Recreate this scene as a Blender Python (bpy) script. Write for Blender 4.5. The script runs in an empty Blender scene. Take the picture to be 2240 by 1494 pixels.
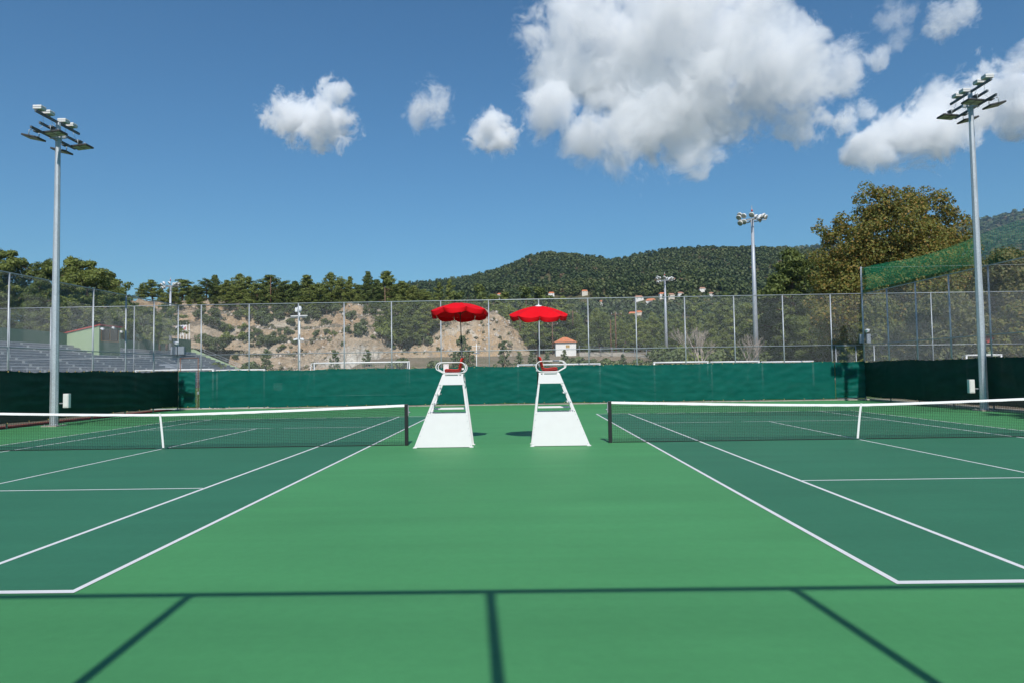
import bpy, bmesh, math, random
import numpy as np
from mathutils import Vector, Matrix

# ------------------------------------------------------------------ camera
sc = bpy.context.scene
COL = sc.collection
random.seed(7)
FPX = 1493.33                       # focal length in pixels of the 2240 px wide photograph (24 mm)
PITCH, YAW, ROLL = 0.04443, -0.01308, -0.01504
CAM = Vector((0.0, -17.88, 1.87))
_f = Vector((math.sin(YAW) * math.cos(PITCH), math.cos(YAW) * math.cos(PITCH), math.sin(PITCH)))
_r = Vector((math.cos(YAW), -math.sin(YAW), 0.0))
_u = _r.cross(_f)
_c, _s = math.cos(ROLL), math.sin(ROLL)
CR = _c * _r + _s * _u
CU = -_s * _r + _c * _u
cam_data = bpy.data.cameras.new('camera')
cam = bpy.data.objects.new('camera', cam_data)
COL.objects.link(cam)
cam.matrix_world = Matrix(((CR.x, CU.x, -_f.x, CAM.x), (CR.y, CU.y, -_f.y, CAM.y), (CR.z, CU.z, -_f.z, CAM.z), (0, 0, 0, 1)))
cam_data.sensor_width = 36.0
cam_data.lens = 24.0
cam_data.clip_start = 0.02
cam_data.clip_end = 30000.0
sc.camera = cam

# ------------------------------------------------------------------ sky, sun, exposure
SUN_DIR = Vector((-0.075, 1.0, -0.99))        # the way the sunlight travels
world = bpy.data.worlds.new('World')
sc.world = world
world.use_nodes = True
wt = world.node_tree
bg = wt.nodes['Background']
sky = wt.nodes.new('ShaderNodeTexSky')
sky.sky_type = 'NISHITA'
sky.sun_disc = False
sky.sun_elevation = math.radians(44.7)
sky.sun_rotation = math.radians(180.0 - 4.3)
sky.altitude = 900.0
sky.air_density = 1.5
sky.dust_density = 0.2
sky.ozone_density = 3.0
tint = wt.nodes.new('ShaderNodeMix')
tint.data_type = 'RGBA'
tint.blend_type = 'MULTIPLY'
tint.inputs[0].default_value = 1.0
tint.inputs[7].default_value = (0.40, 0.71, 0.92, 1.0)
wt.links.new(sky.outputs[0], tint.inputs[6])
wt.links.new(tint.outputs[2], bg.inputs[0])
bg.inputs[1].default_value = 0.10
sun_data = bpy.data.lights.new('sun', 'SUN')
sun_data.energy = 4.8
sun_data.angle = math.radians(0.53)
sun_data.color = (1.0, 0.955, 0.90)
sun = bpy.data.objects.new('sun', sun_data)
COL.objects.link(sun)
sun.rotation_euler = SUN_DIR.to_track_quat('-Z', 'Y').to_euler()
sun.location = (0, -40, 60)
vs = sc.view_settings
vs.view_transform = 'Standard'
vs.look = 'None'
vs.exposure = 0.0
vs.gamma = 1.0
vs.use_curve_mapping = False
cy = sc.cycles
cy.use_denoising = True
cy.max_bounces = 18
cy.diffuse_bounces = 3
cy.glossy_bounces = 3
cy.transmission_bounces = 4
cy.transparent_max_bounces = 12
cy.volume_bounces = 16
cy.caustics_reflective = False
cy.caustics_refractive = False
cy.use_adaptive_sampling = True
cy.adaptive_threshold = 0.02

# ------------------------------------------------------------------ helpers
def at(px, py, Y):
    """World point on the sight line of a photograph pixel at distance plane Y."""
    d = _f + CR * ((px - 1120) / FPX) - CU * ((py - 747) / FPX)
    return CAM + d * ((Y - CAM.y) / d.y)

def topx(p):
    d = Vector(p) - CAM
    z = d.dot(_f)
    return 1120 + FPX * d.dot(CR) / z, 747 - FPX * d.dot(CU) / z

ORG = {}

class MB:
    """collects faces, builds ONE mesh object"""
    def __init__(self):
        self.v = []; self.f = []; self.sm = []
    def add(self, vs, fs, smooth=False, M=None):
        b = len(self.v)
        if M is not None:
            vs = [M @ Vector(p) for p in vs]
        self.v += [tuple(p) for p in vs]
        self.f += [tuple(i + b for i in q) for q in fs]
        self.sm += [smooth] * len(fs)
        return self
    def box(self, x0, x1, y0, y1, z0, z1, M=None):
        return self.add([(x0, y0, z0), (x1, y0, z0), (x1, y1, z0), (x0, y1, z0), (x0, y0, z1), (x1, y0, z1), (x1, y1, z1), (x0, y1, z1)],
                        [(0, 3, 2, 1), (4, 5, 6, 7), (0, 1, 5, 4), (1, 2, 6, 5), (2, 3, 7, 6), (3, 0, 4, 7)], M=M)
    def cbox(self, c, s, R=None):
        M = Matrix.Translation(c) @ (R.to_4x4() if R is not None else Matrix.Identity(4))
        a, b, d = s[0] / 2, s[1] / 2, s[2] / 2
        return self.box(-a, a, -b, b, -d, d, M)
    def bar(self, p, q, w, t, up=(0, 0, 1)):
        """rectangular bar from p to q; w across, t along up"""
        p, q = Vector(p), Vector(q)
        d = (q - p); L = d.length; d.normalize()
        side = d.cross(Vector(up))
        if side.length < 1e-4: side = d.cross(Vector((1, 0, 0)))
        side.normalize(); u2 = side.cross(d)
        M = Matrix(((side.x, d.x, u2.x, p.x), (side.y, d.y, u2.y, p.y), (side.z, d.z, u2.z, p.z), (0, 0, 0, 1)))
        return self.box(-w / 2, w / 2, 0, L, -t / 2, t / 2, M)
    def tube(self, pts, rad, n=8, cap=True, smooth=True):
        pts = [Vector(p) for p in pts]
        if not hasattr(rad, '__len__'): rad = [rad] * len(pts)
        vs = []; fs = []
        d0 = (pts[1] - pts[0]).normalized()
        a = d0.cross(Vector((0, 0, 1)))
        if a.length < 1e-3: a = d0.cross(Vector((1, 0, 0)))
        a.normalize()
        for i, p in enumerate(pts):
            if i == 0: d = d0
            elif i == len(pts) - 1: d = (pts[i] - pts[i - 1]).normalized()
            else: d = ((pts[i + 1] - pts[i]).normalized() + (pts[i] - pts[i - 1]).normalized()).normalized()
            a = (a - d * a.dot(d)).normalized(); b = d.cross(a)
            for k in range(n):
                t = 2 * math.pi * (k + .5) / n
                vs.append(p + (a * math.cos(t) + b * math.sin(t)) * rad[i])
        for i in range(len(pts) - 1):
            for k in range(n):
                fs.append((i * n + k, i * n + (k + 1) % n, (i + 1) * n + (k + 1) % n, (i + 1) * n + k))
        self.add(vs, fs, smooth)
        if cap:
            b = len(self.v) - len(vs)
            self.f.append(tuple(b + k for k in reversed(range(n)))); self.sm.append(False)
            self.f.append(tuple(b + (len(pts) - 1) * n + k for k in range(n))); self.sm.append(False)
        return self
    def lathe(self, prof, n=16, M=None, smooth=True):
        vs = []; fs = []
        for r, z in prof:
            for k in range(n):
                t = 2 * math.pi * k / n
                vs.append((r * math.cos(t), r * math.sin(t), z))
        for i in range(len(prof) - 1):
            for k in range(n):
                fs.append((i * n + k, i * n + (k + 1) % n, (i + 1) * n + (k + 1) % n, (i + 1) * n + k))
        fs.append(tuple(reversed(range(n)))); fs.append(tuple((len(prof) - 1) * n + k for k in range(n)))
        return self.add(vs, fs, smooth, M)
    def prism(self, poly, axis, a, b):
        """polygon in the plane across axis ('x','y','z'), extruded from a to b"""
        def P(u, w, t):
            return {'x': (t, u, w), 'y': (u, t, w), 'z': (u, w, t)}[axis]
        n = len(poly)
        vs = [P(u, w, a) for u, w in poly] + [P(u, w, b) for u, w in poly]
        fs = [tuple(range(n)), tuple(reversed(range(n, 2 * n)))] + [(i, n + i, n + (i + 1) % n, (i + 1) % n) for i in range(n)]
        return self.add(vs, fs)
    def build(self, name, mat, parent=None, recalc=True, bevel=0.0):
        o = ORG.get(parent.name, Vector((0, 0, 0))) if parent is not None else Vector((0, 0, 0))
        me = bpy.data.meshes.new(name)
        v = self.v
        if o.length > 0: v = [(p[0] - o.x, p[1] - o.y, p[2] - o.z) for p in v]
        me.from_pydata(v, [], self.f)
        me.polygons.foreach_set('use_smooth', self.sm)
        if recalc:
            bm = bmesh.new(); bm.from_mesh(me); bmesh.ops.recalc_face_normals(bm, faces=bm.faces); bm.to_mesh(me); bm.free()
        me.materials.append(mat)
        ob = bpy.data.objects.new(name, me)
        COL.objects.link(ob)
        if parent is not None:
            ob.parent = parent; ORG[ob.name] = o
        if bevel > 0:
            bv = ob.modifiers.new('bevel', 'BEVEL'); bv.width = bevel; bv.segments = 2; bv.limit_method = 'ANGLE'; bv.angle_limit = 0.6
        return ob

def np_mesh(name, V, Fq, mat, parent=None, smooth=False, attr=None):
    """mesh from numpy arrays, Fq (n,3) or (n,4)"""
    k = Fq.shape[1]
    me = bpy.data.meshes.new(name)
    me.vertices.add(len(V)); me.vertices.foreach_set('co', np.asarray(V, dtype=np.float32).ravel())
    me.loops.add(Fq.size); me.loops.foreach_set('vertex_index', Fq.astype(np.int32).ravel())
    me.polygons.add(len(Fq)); me.polygons.foreach_set('loop_start', np.arange(0, Fq.size, k, dtype=np.int32))
    if smooth: me.polygons.foreach_set('use_smooth', np.ones(len(Fq), dtype=bool))
    if attr is not None:
        for an, av in attr.items():
            at_ = me.attributes.new(an, 'FLOAT', 'POINT'); at_.data.foreach_set('value', np.asarray(av, dtype=np.float32))
    me.update(calc_edges=True)
    me.materials.append(mat)
    ob = bpy.data.objects.new(name, me); COL.objects.link(ob)
    if parent is not None:
        ob.parent = parent; ORG[ob.name] = ORG.get(parent.name, Vector((0, 0, 0)))
    return ob

def tag(o, label, cat, group=None):
    o['label'] = label; o['category'] = cat
    if group: o['group'] = group
    return o

def thing(name, label, cat, loc=(0, 0, 0), group=None):
    o = bpy.data.objects.new(name, None); COL.objects.link(o)
    o.empty_display_size = 0.2
    o.location = loc; ORG[o.name] = Vector(loc)
    return tag(o, label, cat, group)

def structure(o):
    o['kind'] = 'structure'; return o

def stuff(o):
    o['kind'] = 'stuff'; return o

ORDN = ['first', 'second', 'third', 'fourth', 'fifth', 'sixth', 'seventh', 'eighth', 'ninth', 'tenth', 'eleventh', 'twelfth', 'thirteenth', 'fourteenth', 'fifteenth',
        'sixteenth', 'seventeenth', 'eighteenth', 'nineteenth', 'twentieth']
def ordn(i):
    if i < 20: return ORDN[i]
    tens = {2: 'twenty', 3: 'thirty', 4: 'forty', 5: 'fifty', 6: 'sixty'}
    t, r = divmod(i + 1, 10)
    if r == 0: return {3: 'thirtieth', 4: 'fortieth', 5: 'fiftieth', 6: 'sixtieth', 7: 'seventieth'}[t]
    return tens[t] + '-' + ORDN[r - 1]

# ------------------------------------------------------------------ materials
def mat_new(name):
    m = bpy.data.materials.new(name); m.use_nodes = True
    return m, m.node_tree, m.node_tree.nodes['Principled BSDF']

def N(nt, t, **kw):
    n = nt.nodes.new(t)
    for a, b in kw.items(): setattr(n, a, b)
    return n

def noise(nt, scale, detail=4, rough=.55, vec=None, coord='Object', stretch=None, dist=0.0):
    n = N(nt, 'ShaderNodeTexNoise')
    n.inputs['Scale'].default_value = scale; n.inputs['Detail'].default_value = detail; n.inputs['Roughness'].default_value = rough; n.inputs['Distortion'].default_value = dist
    if vec is None:
        if coord == 'World':
            vec = N(nt, 'ShaderNodeNewGeometry').outputs['Position']
        else:
            vec = N(nt, 'ShaderNodeTexCoord').outputs[coord]
    if stretch:
        mp = N(nt, 'ShaderNodeMapping'); mp.inputs['Scale'].default_value = stretch
        nt.links.new(vec, mp.inputs[0]); vec = mp.outputs[0]
    nt.links.new(vec, n.inputs['Vector'])
    return n

def ramp(nt, fac, stops):
    r = N(nt, 'ShaderNodeValToRGB')
    el = r.color_ramp.elements
    el[0].position, el[0].color = stops[0][0], (*stops[0][1], 1)
    el[1].position, el[1].color = stops[-1][0], (*stops[-1][1], 1)
    for p, c in stops[1:-1]:
        e = el.new(p); e.color = (*c, 1)
    nt.links.new(fac, r.inputs[0])
    return r

def mixc(nt, fac, a, b, mode='MIX'):
    m = N(nt, 'ShaderNodeMix', data_type='RGBA', blend_type=mode)
    for i, x in ((0, fac), (6, a), (7, b)):
        if hasattr(x, 'is_output'): nt.links.new(x, m.inputs[i])
        elif i == 0: m.inputs[0].default_value = x
        else: m.inputs[i].default_value = (*x, 1)
    return m.outputs[2]

def bump(nt, bs, height, strength=.3, dist=.02):
    b = N(nt, 'ShaderNodeBump'); b.inputs['Strength'].default_value = strength; b.inputs['Distance'].default_value = dist
    nt.links.new(height, b.inputs['Height']); nt.links.new(b.outputs[0], bs.inputs['Normal'])
    return b

def simple(name, col, rough=.6, metal=0.0, var=.08, scale=6.0, spec=.5, bmp=0.0):
    """one colour with a little procedural wear"""
    m, nt, bs = mat_new(name)
    n = noise(nt, scale, 5, .6)
    lo = tuple(max(0, c * (1 - var)) for c in col); hi = tuple(min(1, c * (1 + var)) for c in col)
    r = ramp(nt, n.outputs[0], [(.3, lo), (.7, hi)])
    nt.links.new(r.outputs[0], bs.inputs['Base Color'])
    bs.inputs['Roughness'].default_value = rough; bs.inputs['Metallic'].default_value = metal
    bs.inputs['Specular IOR Level'].default_value = spec
    if bmp > 0: bump(nt, bs, n.outputs[0], bmp, .01)
    return m

M = {}
def acrylic(name, col):
    m, nt, bs = mat_new(name)
    g = N(nt, 'ShaderNodeNewGeometry').outputs['Position']
    big = noise(nt, .22, 4, .6, vec=g)
    streak = noise(nt, 1.0, 4, .6, vec=g, stretch=(.15, 1.6, 1))
    fine = noise(nt, 160, 2, .7, vec=g)
    spot = noise(nt, 30, 2, .5, vec=g)
    def k(c, f): return tuple(x * f for x in c)
    c1 = ramp(nt, big.outputs[0], [(.3, k(col, .93)), (.7, k(col, 1.06))]).outputs[0]
    c2 = ramp(nt, streak.outputs[0], [(.3, (.93,) * 3), (.7, (1.06,) * 3)]).outputs[0]
    mid = noise(nt, 9, 5, .7, vec=g)
    c2 = mixc(nt, 1.0, c2, ramp(nt, mid.outputs[0], [(.3, (.95,) * 3), (.7, (1.05,) * 3)]).outputs[0], 'MULTIPLY')
    c3 = ramp(nt, fine.outputs[0], [(.25, (.90,) * 3), (.75, (1.08,) * 3)]).outputs[0]
    c = mixc(nt, 1.0, c1, c2, 'MULTIPLY'); c = mixc(nt, 1.0, c, c3, 'MULTIPLY')
    grit = ramp(nt, spot.outputs[0], [(.74, (0, 0, 0)), (.77, (1, 1, 1))]).outputs[0]
    patch = ramp(nt, noise(nt, .5, 2, .5, vec=g).outputs[0], [(.52, (0, 0, 0)), (.7, (.5,) * 3)]).outputs[0]
    gm = mixc(nt, 1.0, grit, patch, 'MULTIPLY')
    c = mixc(nt, gm, c, tuple(min(1, x * 1.2 + .05) for x in col))
    nt.links.new(c, bs.inputs['Base Color'])
    bs.inputs['Roughness'].default_value = .62
    bs.inputs['Specular IOR Level'].default_value = .18
    bump(nt, bs, fine.outputs[0], .25, .003)
    return m
M['light_green'] = acrylic('light green acrylic', (.070, .270, .098))
M['dark_green'] = acrylic('dark green acrylic', (.038, .166, .090))
M['line'] = simple('white line paint', (.72, .72, .71), .6, var=.04, scale=3)
M['white'] = simple('white painted steel', (.75, .715, .715), .42, var=.02, scale=4)
M['white_plastic'] = simple('white plastic', (.72, .73, .74), .5, var=.06, scale=5)
M['black'] = simple('black painted steel', (.012, .012, .013), .45, var=.2, scale=8)
M['pole_black'] = simple('dark umbrella pole', (.018, .022, .024), .35, var=.2, scale=8)
M['net_black'] = simple('black netting cord', (.01, .012, .012), .85, var=.2)
M['band'] = simple('white net band', (.74, .74, .72), .8, var=.05, scale=10)
M['red_plastic'] = simple('red plastic seat', (.56, .017, .012), .38, var=.06, scale=4)
M['dark_plate'] = simple('dark green net anchor', (.005, .07, .05), .6)
M['goal_white'] = simple('white goal tube', (.74, .74, .72), .5, var=.06, scale=2)
M['goal_net'] = simple('white goal net cord', (.62, .62, .60), .9, var=.05)
M['concrete'] = simple('pale concrete', (.36, .33, .28), .9, var=.25, scale=3, bmp=.3)
M['kerb_red'] = simple('red clay edging', (.36, .06, .03), .9, var=.25, scale=5, bmp=.3)
M['box_white'] = simple('pale enamel box', (.66, .66, .63), .5, var=.05)
M['box_grey'] = simple('grey steel cabinet', (.22, .25, .29), .5, var=.08)
M['lamp_dark'] = simple('dark lamp housing', (.045, .045, .045), .5, var=.1)
M['arm_dark'] = simple('weathered dark galvanised arm', (.10, .12, .13), .5, .3, var=.2, scale=4)
M['wood_pole'] = simple('brown utility pole', (.13, .065, .035), .85, var=.2, scale=3)
M['rust'] = simple('rusty gate frame', (.20, .10, .06), .7, var=.3, scale=6)
M['tie'] = simple('yellow tie', (.55, .40, .14), .7)
M['wire'] = simple('galvanised fence wire', (.50, .52, .53), .5, .0, var=.1, scale=1)
M['cable'] = simple('grey cable', (.55, .55, .56), .6)

def galv(name, base, sc_=5.0, metal=.35):
    m, nt, bs = mat_new(name)
    v = N(nt, 'ShaderNodeTexVoronoi'); v.inputs['Scale'].default_value = 38
    nt.links.new(N(nt, 'ShaderNodeTexCoord').outputs['Object'], v.inputs['Vector'])
    n = noise(nt, sc_, 5, .65, stretch=(1, 1, .35))
    c1 = ramp(nt, v.outputs['Color'], [(.2, tuple(b * .86 for b in base)), (.8, tuple(b * 1.1 for b in base))]).outputs[0]
    c2 = ramp(nt, n.outputs[0], [(.3, (.82,) * 3), (.7, (1.08,) * 3)]).outputs[0]
    nt.links.new(mixc(nt, 1.0, c1, c2, 'MULTIPLY'), bs.inputs['Base Color'])
    bs.inputs['Roughness'].default_value = .48; bs.inputs['Metallic'].default_value = metal
    return m
M['galv'] = galv('galvanised steel', (.40, .43, .45))
M['galv_pole'] = galv('spangled galvanised mast', (.46, .50, .53), 2.0)
M['mast_grey'] = galv('pale grey mast', (.42, .45, .49), 2.0, .2)

def fabric(name, col, trans=.10):
    """woven polyethylene screen: glossy weave, some light passes, a little see-through"""
    m, nt, bs = mat_new(name)
    g = N(nt, 'ShaderNodeNewGeometry').outputs['Position']
    n = noise(nt, 1.3, 5, .6, vec=g, stretch=(1, 1, 2.2))
    wv = noise(nt, 26, 3, .7, vec=g, stretch=(.5, .5, 6))
    c = ramp(nt, n.outputs[0], [(.3, tuple(x * .82 for x in col)), (.72, tuple(min(1, x * 1.15 + .004) for x in col))]).outputs[0]
    c = mixc(nt, 1.0, c, ramp(nt, wv.outputs[0], [(.3, (.9,) * 3), (.7, (1.08,) * 3)]).outputs[0], 'MULTIPLY')
    nt.links.new(c, bs.inputs['Base Color'])
    bs.inputs['Roughness'].default_value = .5; bs.inputs['Specular IOR Level'].default_value = .14
    bump(nt, bs, wv.outputs[0], .12, .004)
    tl = N(nt, 'ShaderNodeBsdfTranslucent'); nt.links.new(c, tl.inputs['Color'])
    tr = N(nt, 'ShaderNodeBsdfTransparent')
    m1 = N(nt, 'ShaderNodeMixShader'); m1.inputs[0].default_value = .15
    nt.links.new(bs.outputs[0], m1.inputs[1]); nt.links.new(tl.outputs[0], m1.inputs[2])
    m2 = N(nt, 'ShaderNodeMixShader')
    hf = ramp(nt, noise(nt, .35, 3, .6, vec=g).outputs[0], [(.35, (trans * .6,) * 3), (.65, (trans * 1.5,) * 3)])
    nt.links.new(hf.outputs[0], m2.inputs[0])
    nt.links.new(m1.outputs[0], m2.inputs[1]); nt.links.new(tr.outputs[0], m2.inputs[2])
    nt.links.new(m2.outputs[0], nt.nodes['Material Output'].inputs['Surface'])
    return m
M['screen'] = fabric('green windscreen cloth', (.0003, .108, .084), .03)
M['screen_side_shade'] = fabric('shade-darkened windscreen cloth', (.0003, .042, .030), .01)  # the same cloth, its colour darkened to paint in the side fences' shade

def cloth(name, col, tl_f=.3, rough=.75):
    m, nt, bs = mat_new(name)
    n = noise(nt, 9, 4, .6)
    c = ramp(nt, n.outputs[0], [(.3, tuple(x * .93 for x in col)), (.7, col)]).outputs[0]
    nt.links.new(c, bs.inputs['Base Color']); bs.inputs['Roughness'].default_value = rough
    bs.inputs['Specular IOR Level'].default_value = .25
    tl = N(nt, 'ShaderNodeBsdfTranslucent'); nt.links.new(c, tl.inputs['Color'])
    m1 = N(nt, 'ShaderNodeMixShader'); m1.inputs[0].default_value = tl_f
    nt.links.new(bs.outputs[0], m1.inputs[1]); nt.links.new(tl.outputs[0], m1.inputs[2])
    nt.links.new(m1.outputs[0], nt.nodes['Material Output'].inputs['Surface'])
    return m
M['umbrella'] = cloth('red umbrella cloth', (.80, .002, .010), .16)

def foliage(name, stops, tl_f=.35, rnd='island'):
    m, nt, bs = mat_new(name)
    g = N(nt, 'ShaderNodeNewGeometry')
    if rnd == 'attr':
        a = N(nt, 'ShaderNodeAttribute'); a.attribute_name = 'tint'; fac = a.outputs['Fac']
    else:
        oi = N(nt, 'ShaderNodeObjectInfo')
        mm = N(nt, 'ShaderNodeMath', operation='MULTIPLY_ADD'); nt.links.new(g.outputs['Random Per Island'], mm.inputs[0]); mm.inputs[1].default_value = .7
        m3 = N(nt, 'ShaderNodeMath', operation='MULTIPLY'); nt.links.new(oi.outputs['Random'], m3.inputs[0]); m3.inputs[1].default_value = .3
        nt.links.new(m3.outputs[0], mm.inputs[2]); fac = mm.outputs[0]
    c = ramp(nt, fac, stops).outputs[0]
    nt.links.new(c, bs.inputs['Base Color'])
    bs.inputs['Roughness'].default_value = .6; bs.inputs['Specular IOR Level'].default_value = .25
    tl = N(nt, 'ShaderNodeBsdfTranslucent'); nt.links.new(c, tl.inputs['Color'])
    m1 = N(nt, 'ShaderNodeMixShader'); m1.inputs[0].default_value = tl_f
    nt.links.new(bs.outputs[0], m1.inputs[1]); nt.links.new(tl.outputs[0], m1.inputs[2])
    nt.links.new(m1.outputs[0], nt.nodes['Material Output'].inputs['Surface'])
    return m
M['pine'] = foliage('pine needles', [(0, (.125, .165, .042)), (.5, (.225, .270, .070)), (1, (.33, .345, .10))], .34)
M['pine_dark'] = foliage('dark pine needles', [(0, (.075, .110, .030)), (.5, (.145, .188, .050)), (1, (.22, .25, .072))], .3)
M['shrub'] = foliage('shrub leaves', [(0, (.09, .125, .045)), (.5, (.155, .195, .075)), (1, (.22, .25, .11))], .3)
M['plane'] = foliage('turning plane leaves', [(0, (.11, .145, .036)), (.5, (.20, .22, .055)), (.8, (.27, .23, .058)), (1, (.39, .22, .065))], .4)
M['plane_green'] = foliage('olive plane leaves', [(0, (.10, .13, .045)), (.5, (.18, .19, .07)), (1, (.27, .21, .085))], .35)
M['forest'] = foliage('far forest', [(0, (.040, .066, .022)), (.5, (.078, .106, .033)), (.9, (.125, .142, .045)), (1, (.20, .13, .075))], .22, 'attr')
M['dry_scrub'] = foliage('dry scrub', [(0, (.10, .105, .05)), (.5, (.17, .16, .09)), (.9, (.24, .21, .13)), (1, (.26, .22, .15))], .2, 'attr')
M['bark'] = simple('pine bark', (.16, .095, .06), .9, var=.3, scale=4, bmp=.5)
M['bark_pale'] = simple('pale bark', (.34, .29, .24), .9, var=.25, scale=3, bmp=.4)
M['twig'] = simple('bare grey twigs', (.42, .35, .30), .9, var=.2)

# leaf clouds --------------------------------------------------------------
def leaf_cloud(centres, radii, counts, size, rng, flat=.75, up=.35, aspect=2.0):
    """quads of leaf size spread through ellipsoidal clumps; returns V, F"""
    P = []; Nn = []
    for c, r, k in zip(centres, radii, counts):
        d = rng.normal(size=(k, 3)); d /= np.linalg.norm(d, axis=1)[:, None]
        rad = rng.uniform(.35, 1.0, k) ** .6
        q = d * rad[:, None] * r; q[:, 2] *= flat
        P.append(q + c); Nn.append(d + rng.normal(0, .55, (k, 3)) + np.array([0, 0, up]))
    P = np.concatenate(P); Nn = np.concatenate(Nn); Nn /= np.linalg.norm(Nn, axis=1)[:, None]
    n = len(P)
    t = rng.normal(size=(n, 3)); t -= Nn * (t * Nn).sum(1)[:, None]; t /= np.linalg.norm(t, axis=1)[:, None]
    b = np.cross(Nn, t)
    s = size * rng.uniform(.6, 1.35, n)[:, None]
    a = t * s * .5 * aspect ** .5; w = b * s * .5 / aspect ** .5
    bend = Nn * s * .12
    V = np.stack([P - a - bend, P - w + bend, P + a - bend, P + w + bend], 1).reshape(-1, 3)
    Fq = np.arange(4 * n).reshape(-1, 4)
    return V, Fq
HAZE = 0.000075
# ================================================================== GROUND AND COURTS
def earth(name, c0, c1, c2, scale=.15):
    m, nt, bs = mat_new(name)
    g = N(nt, 'ShaderNodeNewGeometry').outputs['Position']
    a = noise(nt, scale, 6, .65, vec=g); b = noise(nt, scale * 14, 4, .7, vec=g)
    c = ramp(nt, a.outputs[0], [(.3, c0), (.5, c1), (.7, c2)]).outputs[0]
    c = mixc(nt, 1.0, c, ramp(nt, b.outputs[0], [(.3, (.8,) * 3), (.7, (1.12,) * 3)]).outputs[0], 'MULTIPLY')
    nt.links.new(c, bs.inputs['Base Color']); bs.inputs['Roughness'].default_value = .95; bs.inputs['Specular IOR Level'].default_value = .1
    bump(nt, bs, b.outputs[0], .5, .1)
    return m
M['ground'] = earth('dry ground', (.16, .12, .08), (.22, .18, .12), (.14, .14, .07))
M['turf'] = earth('football turf', (.05, .10, .03), (.07, .13, .035), (.09, .13, .04), .05)

mb = MB(); S = 9000
mb.add([(-S, -S, -.30), (S, -S, -.30), (S, S, -.30), (-S, S, -.30)], [(0, 1, 2, 3)])
structure(mb.build('ground', M['ground']))
mb = MB(); mb.box(-20.4, 20.2, -19.2, 21.3, -.29, 0.0)
structure(mb.build('tennis_court_apron', M['light_green'], bevel=.01))
mb = MB(); mb.box(-46, 30, 29, 140, -.29, .30)
structure(mb.build('football_pitch', M['turf']))

XL, XR = -3.938, 3.197         # inner doubles sidelines of the two courts
def court(x_in, sgn, nm):
    """sgn +1: the court lies to the right of x_in"""
    def X(a): return x_in + sgn * a
    mb = MB(); xs = sorted((X(0), X(10.97)))
    mb.add([(xs[0], -11.885, .003), (xs[1], -11.885, .003), (xs[1], 11.885, .003), (xs[0], 11.885, .003)], [(0, 1, 2, 3)])
    c = structure(mb.build('court_surface', M['dark_green']))
    ORG[c.name] = Vector((0, 0, 0))
    def line(name, x0, x1, y0, y1):
        a, b = sorted((X(x0), X(x1)))
        MB().add([(a, y0, .005), (b, y0, .005), (b, y1, .005), (a, y1, .005)], [(0, 1, 2, 3)]).build(name, M['line'], c)
    w = .05
    for s in (-1, 1):
        y = sorted((s * 11.885, s * (11.885 - .085)))
        line('baseline', 0, 10.97, *y)
        line('service_line', 1.37 + w, 9.6 - w, s * 6.40 - w / 2, s * 6.40 + w / 2)
        line('centre_mark', 5.485 - w / 2, 5.485 + w / 2, *sorted((s * 11.8, s * 11.7)))
    for a in (0, 10.97 - .06):
        line('doubles_sideline', a, a + .06, -11.8, 11.8)
    for a in (1.37, 9.6 - .06):
        line('singles_sideline', a, a + .06, -11.8, 11.8)
    line('centre_service_line', 5.485 - w / 2, 5.485 + w / 2, -6.375, 6.375)
court(XL, -1, 'left'); court(XR, 1, 'right')

# ================================================================== FENCES
FH = 5.95
YB, XFL, XFR, YN = 20.9, -19.62, 19.35, -17.98
def chain_link(p0, p1, z0, z1, parent, r=.0015, pitch=.0707, seg=.9):
    p0, p1 = Vector(p0), Vector(p1)
    d = p1 - p0; L = d.length; d.normalize()
    nrm = Vector((-d.y, d.x, 0))
    H = z1 - z0; segs = []
    for sgn in (1, -1):
        n = int((L + H) / pitch)
        for i in range(n):
            s0 = i * pitch - (H if sgn > 0 else 0)        # foot of the diagonal
            t0, t1 = 0.0, H
            if sgn > 0: t0 = max(0, -s0); t1 = min(H, L - s0)
            else: t0 = max(0, s0 - L); t1 = min(H, s0)
            if t1 - t0 < .02: continue
            k = max(1, int((t1 - t0) / seg))
            for j in range(k):
                a = t0 + (t1 - t0) * j / k; b = t0 + (t1 - t0) * (j + 1) / k
                segs.append((s0 + sgn * a, z0 + a, s0 + sgn * b, z0 + b, sgn))
    A = np.array(segs)
    dx, dy = d.x, d.y
    P0 = np.stack([p0.x + dx * A[:, 0], p0.y + dy * A[:, 0], A[:, 1]], 1)
    P1 = np.stack([p0.x + dx * A[:, 2], p0.y + dy * A[:, 2], A[:, 3]], 1)
    off = np.array([nrm.x, nrm.y, 0]) * .0016
    P0 += off * A[:, 4:5]; P1 += off * A[:, 4:5]
    # triangular wire
    q = np.stack([-dx * A[:, 4] * .7071, -dy * A[:, 4] * .7071, np.full(len(A), .7071)], 1)
    nv = np.array([nrm.x, nrm.y, 0.])
    ring = [q * math.cos(t) * r + nv * math.sin(t) * r for t in (math.pi / 2, math.pi * 7 / 6, math.pi * 11 / 6)]
    V = np.stack([P0 + ring[0], P0 + ring[1], P0 + ring[2], P1 + ring[0], P1 + ring[1], P1 + ring[2]], 1).reshape(-1, 3)
    o = ORG.get(parent.name, Vector())
    V = V - np.array(o)
    b = np.arange(len(A))[:, None] * 6
    Fq = np.concatenate([b + np.array([[0, 1, 4, 3]]), b + np.array([[1, 2, 5, 4]]), b + np.array([[2, 0, 3, 5]])])
    return stuff(np_mesh('chain_link', V, Fq, M['wire'], parent))

def post(parent, x, y, h, r=.034, name='post', mat='galv'):
    MB().tube([(x, y, -.02), (x, y, h)], r, 8).tube([(x, y, h), (x, y, h + .015)], [r * 1.15, r * .6], 8).build(name, M[mat], parent)

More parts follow.
